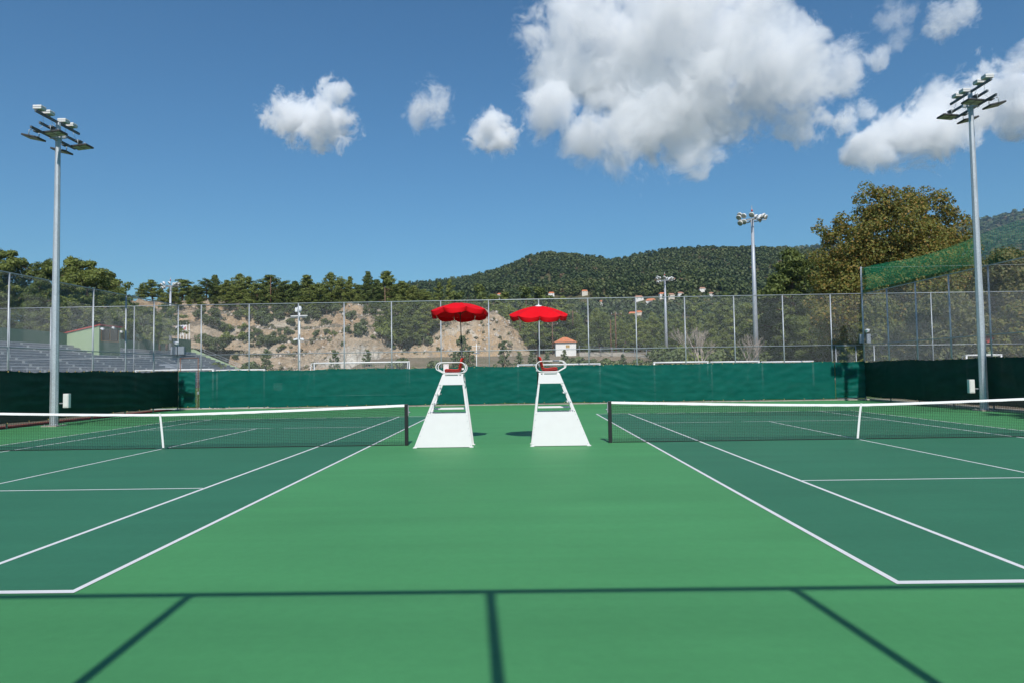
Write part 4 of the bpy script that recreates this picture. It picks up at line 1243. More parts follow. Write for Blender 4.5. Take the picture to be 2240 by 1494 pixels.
for a in ((1422, 668, 24, 'white hill house with long orange roof, nearest below the fence rail', 'tile', 'hut_wall', .42, -.35),
          (1398, 661, 22, 'white hill house just left of the long orange-roofed one', 'tile_pale', 'hut_wall', .38, .1),
          (1449, 651, 12, 'hill house with bright orange roof beside the distant mast', 'tile', 'hut_wall', .4, .2),
          (1468, 652, 10, 'small pale hill house right of the distant mast', 'tile_pale', 'hut_wall_far', .4, 0.),
          (1489, 651, 13, 'small bright white hill house with steep gable', 'tile_pale', 'hut_wall', .55, .3),
          (1479, 668, 10, 'narrow tan hill house with brown roof', 'tile_pale', 'hut_wall_far', .8, 0.),
          (1400, 690, 14, 'low hill house with orange roof among the trees above the poles', 'tile', 'hut_wall_far', .25, .2),
          (1383, 696, 9, 'white hill house with orange roof cut by a fence post', 'tile', 'hut_wall', .5, 0.),
          (1279, 644, 15, 'hill house with wide orange roof above the hut', 'tile', 'hut_wall_far', .3, .1),
          (1206, 650, 8, 'tiny white hill house with red roof above the right umbrella', 'tile', 'hut_wall', .6, 0.),
          (1094, 653, 12, 'white hill house seen between the two umbrellas', 'tile', 'hut_wall', .5, 0.),
          (1318, 668, 8, 'small white hill house with orange roof behind the chain-link', 'tile', 'hut_wall', .4, .0),
          (1489, 601, 8, 'highest hill house, its orange roof among the trees', 'tile', 'hut_wall_far', .3, 0.),
          (1478, 618, 8, 'pale hill house below the highest one', 'tile_pale', 'hut_wall', .4, .4),
          (1536, 640, 9, 'white flat hill house right of the village', 'tile_pale', 'hut_wall', .35, 0.),
          (1556, 650, 8, 'rightmost little white hill house of the village', 'tile_pale', 'hut_wall', .35, .2)):
    house(*a)
# nearer stone house with gable by the tall mast
Yh = 235; a, b = at(1630, 690, Yh), at(1662, 676, Yh); zr = at(1652, 669, Yh).z
t = thing('stone_house', 'tan stone house with orange gable roof left of the tall mast', 'house', (a.x, Yh, a.z))
MB().prism([(a.x + 2, a.z - 6), (a.x + 2, b.z), (a.x + 3.8, zr - .3), (b.x, b.z), (b.x, a.z - 6)], 'y', Yh, Yh + 6).build('wall', M['hut_wall_far'], t)
MB().add([(a.x, Yh - .4, b.z - 1.2), (a.x + 3.8, Yh - .4, zr), (a.x + 3.8, Yh + 6, zr), (a.x, Yh + 6, b.z - 1.2)], [(0, 1, 2, 3)]).add([(a.x + 3.8, Yh - .4, zr), (b.x + .4, Yh - .4, b.z - .2), (b.x + .4, Yh + 6, b.z - .2), (a.x + 3.8, Yh + 6, zr)], [(0, 1, 2, 3)]).build('roof', M['tile'], t)
MB().box(a.x + 3.2, a.x + 4.0, Yh - .06, Yh - .01, b.z - 1.6, b.z - .6).build('window', M['far_glass'], t)

# road with guard fence behind the right half
mb = MB()
pts = [(at(1265, 771, 118), 3), (at(1360, 771, 116), 3), (at(1460, 783, 110), 3)]
vs = []; fs = []
for p, w in pts: vs += [(p.x, p.y - 2.5, p.z), (p.x, p.y + 2.5, p.z + .05), (p.x, p.y - 2.5, p.z - 2.0)]
for i in range(2): fs += [(i * 3, i * 3 + 3, i * 3 + 4, i * 3 + 1), (i * 3 + 2, i * 3 + 5, i * 3 + 3, i * 3)]
structure(mb.add(vs, fs).build('road', M['concrete'], recalc=False))
t = thing('guard_fence', 'low grey guard fence along the road right of the hut', 'fence', tuple(pts[1][0]))
for i in range(9):
    f = i / 8; p = pts[0][0].lerp(pts[2][0], f); MB().tube([(p.x, p.y - 2.4, p.z - .5), (p.x, p.y - 2.4, p.z + 1.3)], .05, 5).build('post', M['box_grey'], t)
for zz in (1.25, .6):
    MB().tube([(p_.x, p_.y - 2.4, p_.z + zz) for p_, w in (pts[0], pts[2])], .03, 5).build('rail', M['box_grey'], t)

# green-roofed pavilion at the far right
Yp = 46
def pp(x, y): q = at(x, y, Yp); return (q.x, q.z)
t = thing('pavilion', 'low green pavilion with curved red roof edges at the far right', 'building', (at(2215, 790, Yp).x, Yp, 0))
MB().prism([pp(2172, 830), pp(2172, 778), pp(2206, 756), pp(2300, 764), pp(2300, 830)], 'y', Yp, Yp + 9).build('lower_roof', M['light_green_wall'], t)
cv = [(2184, 745), (2200, 739), (2216, 735.5), (2232, 736), (2260, 742), (2300, 752)]
MB().prism([pp(x, y + 4) for x, y in cv] + [pp(x, y) for x, y in reversed(cv)], 'y', Yp + 1.5, Yp + 9).build('red_roof_edge', M['roof_red'], t)
MB().prism([pp(x, y + 4.5) for x, y in cv] + [pp(2300, 772), pp(2190, 772)], 'y', Yp + 2.0, Yp + 9).build('upper_wall', M['stand_green'], t)
MB().prism([pp(2230, 729), pp(2262, 727), pp(2300, 730), pp(2300, 734), pp(2262, 731), pp(2230, 733)], 'y', Yp + 4, Yp + 9.5).build('red_roof_edge', M['roof_red'], t)

# green safety net above the right side fence
M['net_green'] = simple('green safety net cord', (.02, .36, .17), .8)
t = thing('safety_net', 'fine green safety net strung above the right side fence', 'net', (XFR, 8, FH))
mb = MB()
def sag(Y): return 7.42 - .30 * math.sin(math.pi * (YB - Y) / 13.0) ** 2 * (1 if Y > YB - 13 else .6)
ys = np.arange(YN, YB, .11)
for y in ys:
    mb.tube([(XFR + .02, y, FH), (XFR + .05, y, (FH + sag(y)) / 2), (XFR + .02, y, sag(y))], .0044, 3, cap=False)
for f in np.linspace(0, 1, 16):
    mb.tube([(XFR + .02 + .03 * math.sin(math.pi * f), y, FH + (sag(y) - FH) * f) for y in np.linspace(YN, YB, 40)], .0044, 3, cap=False)
for y in np.arange(YB - 9.5, YB - .2, .07):            # slack second layer gathered towards the corner
    mb.tube([(XFR + .10, y, FH + .2), (XFR + .22, y + .05, (FH + sag(y)) / 2), (XFR + .06, y, sag(y))], .0045, 3, cap=False)
stuff(mb.build('netting', M['net_green'], t, recalc=False))
MB().tube([(XFR + .02, y, sag(y)) for y in np.linspace(YN, YB, 40)], .006, 5).build('head_rope', M['net_green'], t)
MB().tube([(XFR, YB, 7.46), (33, YB, 7.5)], .006, 5).build('stay_wire', M['wire'], t)
# ================================================================== TREES
M['rubble'] = simple('pale broken stone', (.42, .37, .31), .9, var=.3, scale=.4)
def mesh_of(name, build):
    o = build(); me = o.data; bpy.data.objects.remove(o); me.name = name; return me

def pine_variant(seed, nleaf=2600, leaf=.030, style='round', mat='pine', bark='bark'):
    """unit-height tree: (trunk mesh, crown mesh)"""
    rng = np.random.default_rng(seed); R = random.Random(seed)
    mb = MB()
    lean = (R.uniform(-.05, .05), R.uniform(-.05, .05))
    sp = [(lean[0] * math.sin(f * 2.2) * 1.2, lean[1] * f, f) for f in (0, .2, .4, .6, .8, .97)]
    mb.tube(sp, [.024, .020, .017, .013, .008, .003], 7)
    def spine(z): 
        return np.array([np.interp(z, [s[2] for s in sp], [s[i] for s in sp]) for i in (0, 1)] + [z])
    C = []; RR = []
    if style == 'round': n, zlo, prof = 36, .20, lambda f: .30 * math.sin(math.pi * min(1, (f * .80 + .22))) ** .7
    elif style == 'cone': n, zlo, prof = 38, .06, lambda f: .23 * (1 - f) ** .75 + .02
    elif style == 'tall': n, zlo, prof = 34, .16, lambda f: .19 * math.sin(math.pi * min(1, f * .8 + .25)) ** .6
    else: n, zlo, prof = 32, .32, lambda f: .36 * math.sin(math.pi * min(1, f * .7 + .3)) ** .5
    for i in range(n):
        f = (i + R.uniform(-.3, .3)) / (n - 1); f = min(1, max(0, f)); z = zlo + (.95 - zlo) * f
        a = i * 2.4 + R.uniform(-.6, .6); L = prof(f) * R.uniform(.45, 1.2)
        b = spine(z); rise = R.uniform(-.15, .35) * L
        e = b + np.array([math.cos(a) * L, math.sin(a) * L, rise])
        m_ = b * .45 + e * .55 + np.array([0, 0, -.02 * L])
        mb.tube([tuple(b), tuple(m_), tuple(e)], [.007 * (1.2 - f), .005, .002], 4, cap=False)
        k = 3 if style != 'cone' else 2
        for j in range(k):
            fr = 1 - .33 * j + R.uniform(-.1, .1)
            C.append(b * (1 - fr) + e * fr + rng.normal(0, .018, 3) + np.array([0, 0, .01])); RR.append((.066 if style != 'cone' else .050) * R.uniform(.7, 1.35) * (1.1 - .3 * f))
    C.append(spine(.95)); RR.append(.05)
    RR = np.array(RR); w = RR ** 2; cnt = np.maximum(6, (nleaf * w / w.sum()).astype(int))
    V, Fq = leaf_cloud(C, RR, cnt, leaf, rng, .72, .4)
    return (mesh_of('trunk', lambda: mb.build('trunk', M[bark], recalc=False)), mesh_of('crown', lambda: np_mesh('crown', V, Fq, M[mat])))

def shrub_variant(seed, nleaf=900, leaf=.095, mat='shrub'):
    rng = np.random.default_rng(seed); R = random.Random(seed); mb = MB()
    C = []; RR = []
    for i in range(11):
        a = R.uniform(0, 6.28); r = R.uniform(0, .42); z = R.uniform(.25, .80) * (1 - .5 * r)
        c = np.array([r * math.cos(a), r * math.sin(a), z]); C.append(c); RR.append(R.uniform(.16, .27))
        mb.tube([(0, 0, -.1), tuple(c * .6 + np.array([0, 0, -.05])), tuple(c)], [.018, .012, .004], 4, cap=False)
    cnt = [nleaf // 11] * 11
    V, Fq = leaf_cloud(C, RR, cnt, leaf, rng, .85, .35)
    return (mesh_of('stems', lambda: mb.build('stems', M['twig'], recalc=False)), mesh_of('foliage', lambda: np_mesh('foliage', V, Fq, M[mat])))

PINES = [pine_variant(s, 5200, .028, st, mt) for s, st, mt in ((1, 'round', 'pine'), (2, 'round', 'pine_dark'), (3, 'tall', 'pine'), (4, 'flat', 'pine'), (5, 'tall', 'pine_dark'), (6, 'round', 'pine'), (7, 'flat', 'pine_dark'))]
BIGP = [pine_variant(s, 17000, .018, st, mt) for s, st, mt in ((21, 'round', 'pine'), (22, 'flat', 'pine'), (23, 'round', 'pine_dark'), (24, 'flat', 'pine_dark'))]
CONES = [pine_variant(s, 4600, .028, 'cone', mt) for s, mt in ((31, 'pine_dark'), (32, 'pine'))]
YOUNG = [pine_variant(s, 1500, .038, 'cone', 'shrub') for s in (41, 42, 43)]
SHRUBS = [shrub_variant(s) for s in (51, 52, 53, 54)] + [shrub_variant(55, 900, .095, 'pine')]
rnd = random.Random(11)

def plant(var, base, h, wid, label, cat='tree', name='pine_tree', group=None, names=('trunk', 'crown')):
    """var: (stem mesh, leaf mesh) of unit height; wid: crown width factor"""
    t = bpy.data.objects.new(name, None); COL.objects.link(t)
    t.location = base; t.rotation_euler = (0, 0, rnd.uniform(0, 6.28)); t.scale = (h * wid, h * wid, h); t.empty_display_size = .1
    tag(t, label, cat, group)
    for nm, me in zip(names, var):
        o = bpy.data.objects.new(nm, me); COL.objects.link(o); o.parent = t
    return t

def by_top(px, py, Y, fn):
    tp = at(px, py, Y); z0 = fn(tp.x, Y)
    return Vector((tp.x, Y, z0 - .1)), max(1.5, tp.z - z0 + .1)

# big pines behind the grandstand
lst = [(-25, 560, 108, 1.0), (28, 548, 112, 1.05), (78, 600, 104, .9), (112, 570, 116, 1.0), (152, 562, 120, 1.1), (205, 571, 114, 1.15), (238, 592, 124, 1.1), (262, 632, 112, 1.0)]
for i, (px, py, Y, w) in enumerate(lst):
    b, h = by_top(px, py, Y, left_hill)
    plant(BIGP[i % 4], b, h, w * (1.0 if i % 2 else .85), 'large pine behind the grandstand, %s from the left edge' % ordn(i), group='large pines behind the grandstand')
# darker undergrowth pines lower behind the stand
lst = [(10, 640), (60, 650), (100, 645), (150, 655), (190, 650), (230, 655), (275, 662), (300, 668), (330, 672), (350, 690), (365, 668)]
for i, (px, py) in enumerate(lst):
    b, h = by_top(px, py, 104 + (i % 3) * 7, left_hill)
    plant(PINES[(i * 3 + 1) % 7], b, h, 1.35, 'lower pine filling the slope behind the stand, %s from left' % ordn(i), group='lower pines behind the grandstand')
# pines along the quarry crest, left to right
lst = [(308, 622, 188, 1.2), (335, 612, 192, 1.2), (368, 632, 186, 1.1), (398, 612, 195, 1.3), (425, 625, 186, 1.1), (452, 612, 190, 1.2), (472, 602, 196, .9), (498, 612, 188, 1.2), (523, 599, 196, .9), (548, 606, 190, 1.1), (566, 622, 185, 1.1), (597, 601, 197, 1.2),
       (622, 616, 188, 1.2), (646, 616, 186, 1.0), (668, 600, 198, 1.1), (690, 622, 188, 1.3), (726, 597, 198, .95), (748, 612, 189, 1.0), (767, 604, 196, .8), (803, 594, 198, .75), (822, 612, 190, 1.0), (846, 592, 196, 1.05), (884, 615, 192, 1.25), (908, 626, 188, 1.2), (934, 640, 190, 1.2)]
for i, (px, py, Y, w) in enumerate(lst):
    b, h = by_top(px, py, Y, quarry)
    if i in (18, 19): v = PINES[2 if i == 18 else 4]
    else: v = PINES[(i * 5 + 2) % 7]
    plant(v, b, h, w * 1.32, 'pine on the crest above the quarry, %s from left' % ordn(i), group='pines along the quarry crest')
# a back row that closes the gaps of the crest wood
lst = [(352, 634, 206), (386, 630, 208), (412, 636, 206), (438, 628, 208), (486, 626, 208), (512, 622, 210), (536, 624, 208), (582, 624, 208), (610, 624, 208), (634, 628, 206), (656, 624, 208), (680, 624, 208), (706, 622, 210), (738, 620, 210), (758, 624, 208), (786, 622, 210), (834, 620, 210), (862, 622, 208), (898, 632, 206), (922, 638, 206)]
for i, (px, py, Y) in enumerate(lst):
    b, h = by_top(px, py, Y, quarry)
    plant(PINES[(i * 3 + 5) % 7], b, h, 1.45, 'rear pine half hidden behind the crest row, %s from left' % ordn(i), group='rear pines on the quarry crest')
# second, lower row that darkens the foot of the crest wood
lst = [(390, 655, 178), (415, 660, 180), (440, 650, 182), (470, 648, 182), (500, 646, 182), (540, 650, 182), (575, 648, 183), (612, 655, 184), (650, 652, 184), (690, 655, 184), (715, 650, 186), (752, 652, 184), (785, 650, 184), (818, 655, 176), (846, 662, 172), (872, 650, 170), (893, 655, 168), (915, 658, 168), (935, 668, 166), (832, 690, 164), (800, 668, 176), (880, 690, 162), (905, 690, 162)]
for i, (px, py, Y) in enumerate(lst):
    b, h = by_top(px, py, Y, quarry)
    plant(PINES[(i * 4 + 1) % 7], b, max(h, 3.0), 1.5, 'lower pine below the crest row, %s from left' % ordn(i), group='lower pines on the quarry slope')
# conifers beyond the nose of the cliff
lst = [(960, 618, 212, 1, .9), (985, 612, 216, 1, .8), (1010, 640, 205, 0, 1.3), (1047, 622, 222, 0, .9), (1075, 645, 210, 1, 1.3), (1108, 640, 214, 1, 1.3), (1142, 628, 220, 0, 1.1), (1173, 630, 224, 0, 1.2), (1205, 648, 214, 0, 1.3), (1232, 650, 210, 1, 1.3)]
for i, (px, py, Y, c, w) in enumerate(lst):
    b, h = by_top(px, py, Y, valley if px > 1000 else quarry)
    plant(CONES[c], b, h, w, 'pointed conifer beyond the cliff end, %s from left' % ordn(i), group='pointed conifers beyond the cliff')
lst = [(955, 655, 186), (985, 660, 184), (1015, 662, 190), (1040, 668, 186), (1065, 662, 192), (1095, 668, 186), (1120, 672, 182), (1145, 668, 184), (1165, 676, 178), (1188, 672, 176), (1212, 678, 172), (1235, 676, 170), (1175, 706, 168), (1150, 700, 172), (1130, 694, 176)]
for i, (px, py, Y) in enumerate(lst):
    b, h = by_top(px, py, Y, quarry if px < 1090 else valley)
    plant(PINES[(i * 2) % 7], b, max(h, 3), 1.3, 'pine behind the top of the tan cliff, %s from left' % ordn(i), group='pines behind the tan cliff')

# wood behind the right half of the far fence: three depths
woods = []
for row, (Y, tops, sp) in enumerate(((250, 668, 34), (190, 690, 38), (138, 716, 42))):
    px = 1255 + row * 14
    while px < (1740 if row < 2 else 1700):
        woods.append((px + rnd.uniform(-8, 8), tops + rnd.uniform(-16, 18) - (10 if px > 1480 else 0), Y + rnd.uniform(-14, 14), row)); px += sp * rnd.uniform(.8, 1.2)
woods.sort(key=lambda q: (q[3], q[0]))
cnt = {}
for px, py, Y, row in woods:
    if row == 2 and (1490 < px < 1690 or 1320 < px < 1365): py += 34          # low gap behind the bare trees and the poles
    if 1375 < px < 1505: py = max(py, 684 + 12 * row)
    if row == 2 and 1425 < px < 1485: Y = 160 + rnd.uniform(0, 8)
    b, h = by_top(px, py, Y, valley)
    i = cnt.get(row, 0); cnt[row] = i + 1
    plant(PINES[rnd.randrange(7)] if rnd.random() < .7 else CONES[rnd.randrange(2)], b, h, 1.25 if h < 14 else 1.0,
          'pine in the %s row of the wood right of the hut, %s from left' % (('rearmost', 'middle', 'nearest')[row], ordn(i)), group='pines in the wood right of the hut')
# dark spreading pines left of the plane tree
for i, (px, py, Y, w, lab) in enumerate(((1745, 545, 84, 1.05, 'broad dark pine just left of the big plane tree'), (1706, 600, 88, .95, 'dark spreading pine beside the tallest stadium mast'), (1790, 640, 80, 1.1, 'dark pine under the left limbs of the plane tree'),
                                   (1688, 690, 92, 1.2, 'low dark pine at the foot of the tall mast'), (1760, 690, 78, 1.2, 'low dark pine behind the far right gate'), (1830, 700, 74, 1.2, 'low dark pine behind the right fence corner'))):
    b, h = by_top(px, py, Y, lambda x, y: -.3)
    plant(BIGP[(2, 3, 2, 3, 2, 3)[i]], b, h, w, lab, group='dark pines by the plane tree')

# shrubs on the quarry benches (pixel, height in pixels)
sh = [(456, 722, 30), (483, 733, 24), (502, 735, 20), (496, 762, 30), (453, 762, 34), (475, 776, 34), (531, 746, 22), (550, 748, 24), (561, 733, 17), (566, 712, 30), (550, 706, 28), (574, 714, 22), (593, 713, 20), (611, 713, 24), (638, 713, 17), (681, 713, 25), (714, 713, 17), (609, 688, 22), (705, 688, 22), (735, 690, 24),
      (694, 737, 15), (717, 735, 13), (730, 736, 13), (625, 734, 19), (611, 735, 12), (597, 736, 11), (641, 735, 11), (574, 756, 26), (587, 755, 22), (603, 753, 15), (615, 751, 19), (619, 770, 12), (565, 768, 12), (515, 794, 13), (646, 752, 13), (783, 740, 36), (760, 731, 17), (842, 752, 46), (815, 744, 12), (930, 756, 25),
      (826, 720, 18), (660, 690, 16), (640, 682, 18), (470, 700, 24), (440, 700, 26), (520, 708, 20), (535, 724, 16), (770, 700, 18), (795, 712, 16), (750, 760, 12), (860, 764, 10), (960, 770, 9)]
sh.sort()
k = 0
for px, py, hp in sh:
    p = cast(px, py, quarry, 126, 228)
    if p is None: continue
    h = hp / FPX * (p.y + 18) * 1.12
    plant(SHRUBS[rnd.randrange(5)], p - Vector((0, 0, .15)), h, rnd.uniform(1.0, 1.4), 'shrub on the quarry face, %s from left' % ordn(k), 'shrub', 'quarry_shrub', 'shrubs on the quarry face', ('stems', 'foliage')); k += 1
# young pines and bushes on the flat below the cliff
yl = [(587, 762, 100, 2), (556, 780, 96, 3), (534, 790, 92, 3), (729, 764, 104, 0), (801, 764, 104, 1), (878, 772, 92, 3), (965, 776, 86, 3), (990, 768, 88, 2), (1012, 733, 92, 0), (1030, 756, 90, 1), (1104, 744, 88, 0), (1140, 768, 92, 2), (1166, 766, 86, 1), (1196, 770, 96, 2), (1232, 764, 98, 1), (1257, 770, 84, 3), (1275, 778, 82, 3), (1320, 778, 88, 3), (1364, 774, 88, 1), (1392, 776, 92, 3), (1420, 784, 88, 3), (465, 784, 118, 3)]
for i, (px, py, Y, kd) in enumerate(sorted(yl)):
    tp = at(px, py, Y); z0 = -.3; h = tp.z - z0
    if kd < 3: plant(YOUNG[kd], (tp.x, Y, z0), h, 1.25 if h < 5 else 1.0, 'loose young pine below the cliff, %s plant from left' % ordn(i), 'tree', 'young_pine', 'young plants below the cliff')
    else: plant(SHRUBS[rnd.randrange(4)], (tp.x, Y, z0), h, 1.1, 'round green bush below the cliff, %s plant from left' % ordn(i), 'shrub', 'green_bush', 'young plants below the cliff', ('stems', 'foliage'))

# low scrub that closes the ground behind the right half of the far fence
low = []
px = 1275
while px < 2010:
    low.append((px, rnd.uniform(742, 776) if px > 1430 else rnd.uniform(776, 792), rnd.uniform(84, 100))); px += rnd.uniform(14, 24)
for i, (px, py, Y) in enumerate(low):
    b, h = by_top(px, py, Y, valley if Y > 92 else (lambda x, y: -.3))
    plant(SHRUBS[rnd.randrange(5)], b, h, 1.15, 'low bush behind the right half of the far fence, %s from left' % ordn(i), 'shrub', 'low_bush', 'low bushes behind the far fence', ('stems', 'foliage'))
# dead standing trunk on the slope
def dead_tree(px, pt, pb, fn, label):
    p = cast(px, pb, fn, 126, 228) or at(px, pb, 170)
    Hh = at(px, pt, p.y).z - p.z
    t = thing('dead_tree', label, 'tree', tuple(p)); mb = MB()
    mb.tube([(p.x, p.y, p.z - .3), (p.x + .1, p.y, p.z + Hh * .5), (p.x, p.y, p.z + Hh)], [.26, .18, .08], 6); mb.build('trunk', M['bark'], t)
    R = random.Random(3)
    for k in range(9):
        z = p.z + Hh * R.uniform(.3, .95); s = R.choice((-1, 1)); L = R.uniform(.8, 2.2)
        MB().tube([(p.x, p.y, z), (p.x + s * L * .6, p.y + R.uniform(-.3, .3), z + R.uniform(-.1, .3)), (p.x + s * L, p.y, z + R.uniform(-.2, .5))], [.06, .04, .015], 5).build('branch', M['bark'], t)
dead_tree(842, 628, 702, quarry, 'bare dead pine trunk with stub branches on the quarry slope')

# bare trees
def bare_tree(px, pt, Y, label, seed, spread=.55):
    tp = at(px, pt, Y); z0 = valley(tp.x, Y) if Y > 92 else -.3
    H = tp.z - z0; R = random.Random(seed)
    t = thing('bare_tree', label, 'tree', (tp.x, Y, z0), 'bare grey trees')
    tr = MB(); tw = MB()
    def grow(p, d, L, r, lev):
        q = p + d * L; m_ = p + d * L * .5 + Vector((R.uniform(-1, 1), R.uniform(-1, 1), R.uniform(-.3, .5))) * L * .06
        (tr if lev < 2 else tw).tube([p, m_, q], [r, r * .85, r * .6], 5 if lev < 2 else 3, cap=False)
        if lev >= 6: return
        for k in range(3 if lev < 4 else 2):
            nd = (d + Vector((R.uniform(-1, 1), R.uniform(-1, 1), R.uniform(-.25, .6))) * spread).normalized()
            nd.z = abs(nd.z) * .8 + .2; grow(q if k else m_.lerp(q, .6), nd.normalized(), L * R.uniform(.66, .85), r * .66, lev + 1)
    grow(Vector((tp.x, Y, z0)), Vector((0, 0, 1)), H * .24, H * .022, 0)
    tr.build('trunk', M['bark_pale'], t, recalc=False); tw.build('twigs', M['twig'], t, recalc=False)
bare_tree(1526, 690, 70, 'bare grey tree with reddish twig tips, the larger of two', 5)
bare_tree(1632, 718, 72, 'smaller bare grey tree left of the tall stadium mast', 9)

# plane trees
def plane_tree(px, pt, Y, wpx, label, seed, nleaf, leaf, mat, zlo=.14, clumps=330):
    tp = at(px, pt, Y); z0 = -.3; H = tp.z - z0; W = wpx / FPX * (Y + 18) / 2
    rng = np.random.default_rng(seed); R = random.Random(seed)
    t = thing('plane_tree', label, 'tree', (tp.x, Y, z0), 'plane trees beyond the right fence')
    tr = MB(); o = np.array([tp.x, Y, z0])
    tr.tube([tuple(o + np.array([0, 0, -.2])), tuple(o + np.array([.1, 0, H * .14])), tuple(o + np.array([0, 0, H * .30]))], [.034 * H, .026 * H, .022 * H], 9)
    tr.build('trunk', M['bark_pale'], t)
    C = []; RR = []; br = MB()
    for i in range(clumps):
        f = R.random(); z = zlo + (1 - zlo) * f
        prof = max(.1, (1 - f ** 2.6)) ** .5 * (.86 + .14 * math.sin(7 * f + seed))
        a = R.uniform(0, 6.28); r = W * prof * R.uniform(.15, 1.0) ** .5
        c = o + np.array([r * math.cos(a), r * math.sin(a) * .9, z * H * (1 - .06 * R.random())])
        C.append(c); RR.append(R.uniform(.10, .19) * W)
        if i % 7 == 0:
            b = o + np.array([0, 0, H * (.22 + .35 * f)]); m_ = b * .5 + c * .5 + np.array([0, 0, -.03 * H])
            br.tube([tuple(b), tuple(m_), tuple(c)], [.008 * H, .004 * H, .001 * H], 5, cap=False)
    br.build('limbs', M['bark_pale'], t, recalc=False)
    RR = np.array(RR); w = RR ** 2; cn = np.maximum(8, (nleaf * w / w.sum()).astype(int))
    V, Fq = leaf_cloud(C, RR, cn, leaf, rng, .8, .3, 1.4)
    np_mesh('crown', V - o, Fq, M[mat], t)
def lobed_plane(label, Y, lobes, trunk_px, seed, nleaf, leaf, mat):
    """spreading crown made of several leaf masses (pixel centre and radius at distance Y)"""
    rng = np.random.default_rng(seed); R = random.Random(seed)
    o = at(trunk_px, 700, Y); o = np.array([o.x, Y, -.3])
    t = thing('plane_tree', label, 'tree', tuple(o), 'plane trees beyond the right fence')
    C = []; RR = []; br = MB()
    MB().tube([tuple(o + np.array([0, 0, -.1])), tuple(o + np.array([.15, 0, 3.0])), tuple(o + np.array([0, .2, 6.5]))], [.62, .48, .38], 10).build('trunk', M['bark_pale'], t)
    for px, py, r in lobes:
        Rr = r * 1.12 / FPX * (Y + 18); c0 = at(px, py, Y + R.uniform(-.45, .45) * Rr); c0 = np.array(c0)
        for k in range(3):
            e = c0 + rng.normal(0, .25, 3) * Rr - np.array([0, 0, .2 * Rr]); b = o + np.array([0, 0, R.uniform(4.5, 7.5)]); m_ = b * .5 + e * .5 + rng.normal(0, .35, 3) + np.array([0, 0, .5])
            br.tube([tuple(b), tuple(m_), tuple(e)], [.17, .10, .03], 6, cap=False)
        for k in range(int(17 + 32 * (r / 80) ** 2)):
            d = rng.normal(size=3); d /= np.linalg.norm(d); q = c0 + d * Rr * R.uniform(.35, 1.05) ** .7 * np.array([1, 1, .9])
            C.append(q); RR.append(Rr * R.uniform(.14, .36) + .25)
    br.build('limbs', M['bark_pale'], t, recalc=False)
    RR = np.array(RR); w = RR ** 2; cn = np.maximum(8, (nleaf * w / w.sum()).astype(int))
    V, Fq = leaf_cloud(C, RR, cn, leaf, rng, .8, .3, 1.4)
    np_mesh('crown', V - o, Fq, M[mat], t)
lobed_plane('biggest plane tree with olive and rusty autumn leaves rising above the right fence', 56,
            [(1965, 455, 48), (1915, 450, 42), (2020, 470, 48), (1885, 490, 40), (2065, 500, 44), (1955, 510, 70), (1850, 545, 50), (1815, 500, 26), (2035, 555, 66), (2095, 520, 26), (1930, 580, 80), (1820, 600, 56), (1890, 650, 76), (2000, 640, 80), (2080, 610, 56), (1830, 680, 60), (1950, 720, 80), (2060, 700, 70)], 1990, 4, 110000, .215, 'plane')
plane_tree(2200, 548, 50, 230, 'plane tree with olive leaves behind the right mast', 6, 34000, .25, 'plane_green')
plane_tree(2065, 640, 40, 210, 'lower plane tree with thin pale leaves beyond the right fence', 8, 20000, .22, 'plane_green', .08, 220)
plane_tree(1925, 650, 46, 170, 'low plane tree with thinning brown leaves behind the right corner', 12, 14000, .22, 'plane', .08, 180)
plane_tree(2250, 660, 38, 200, 'low plane tree with orange leaves at the right edge', 13, 14000, .22, 'plane', .08, 180)

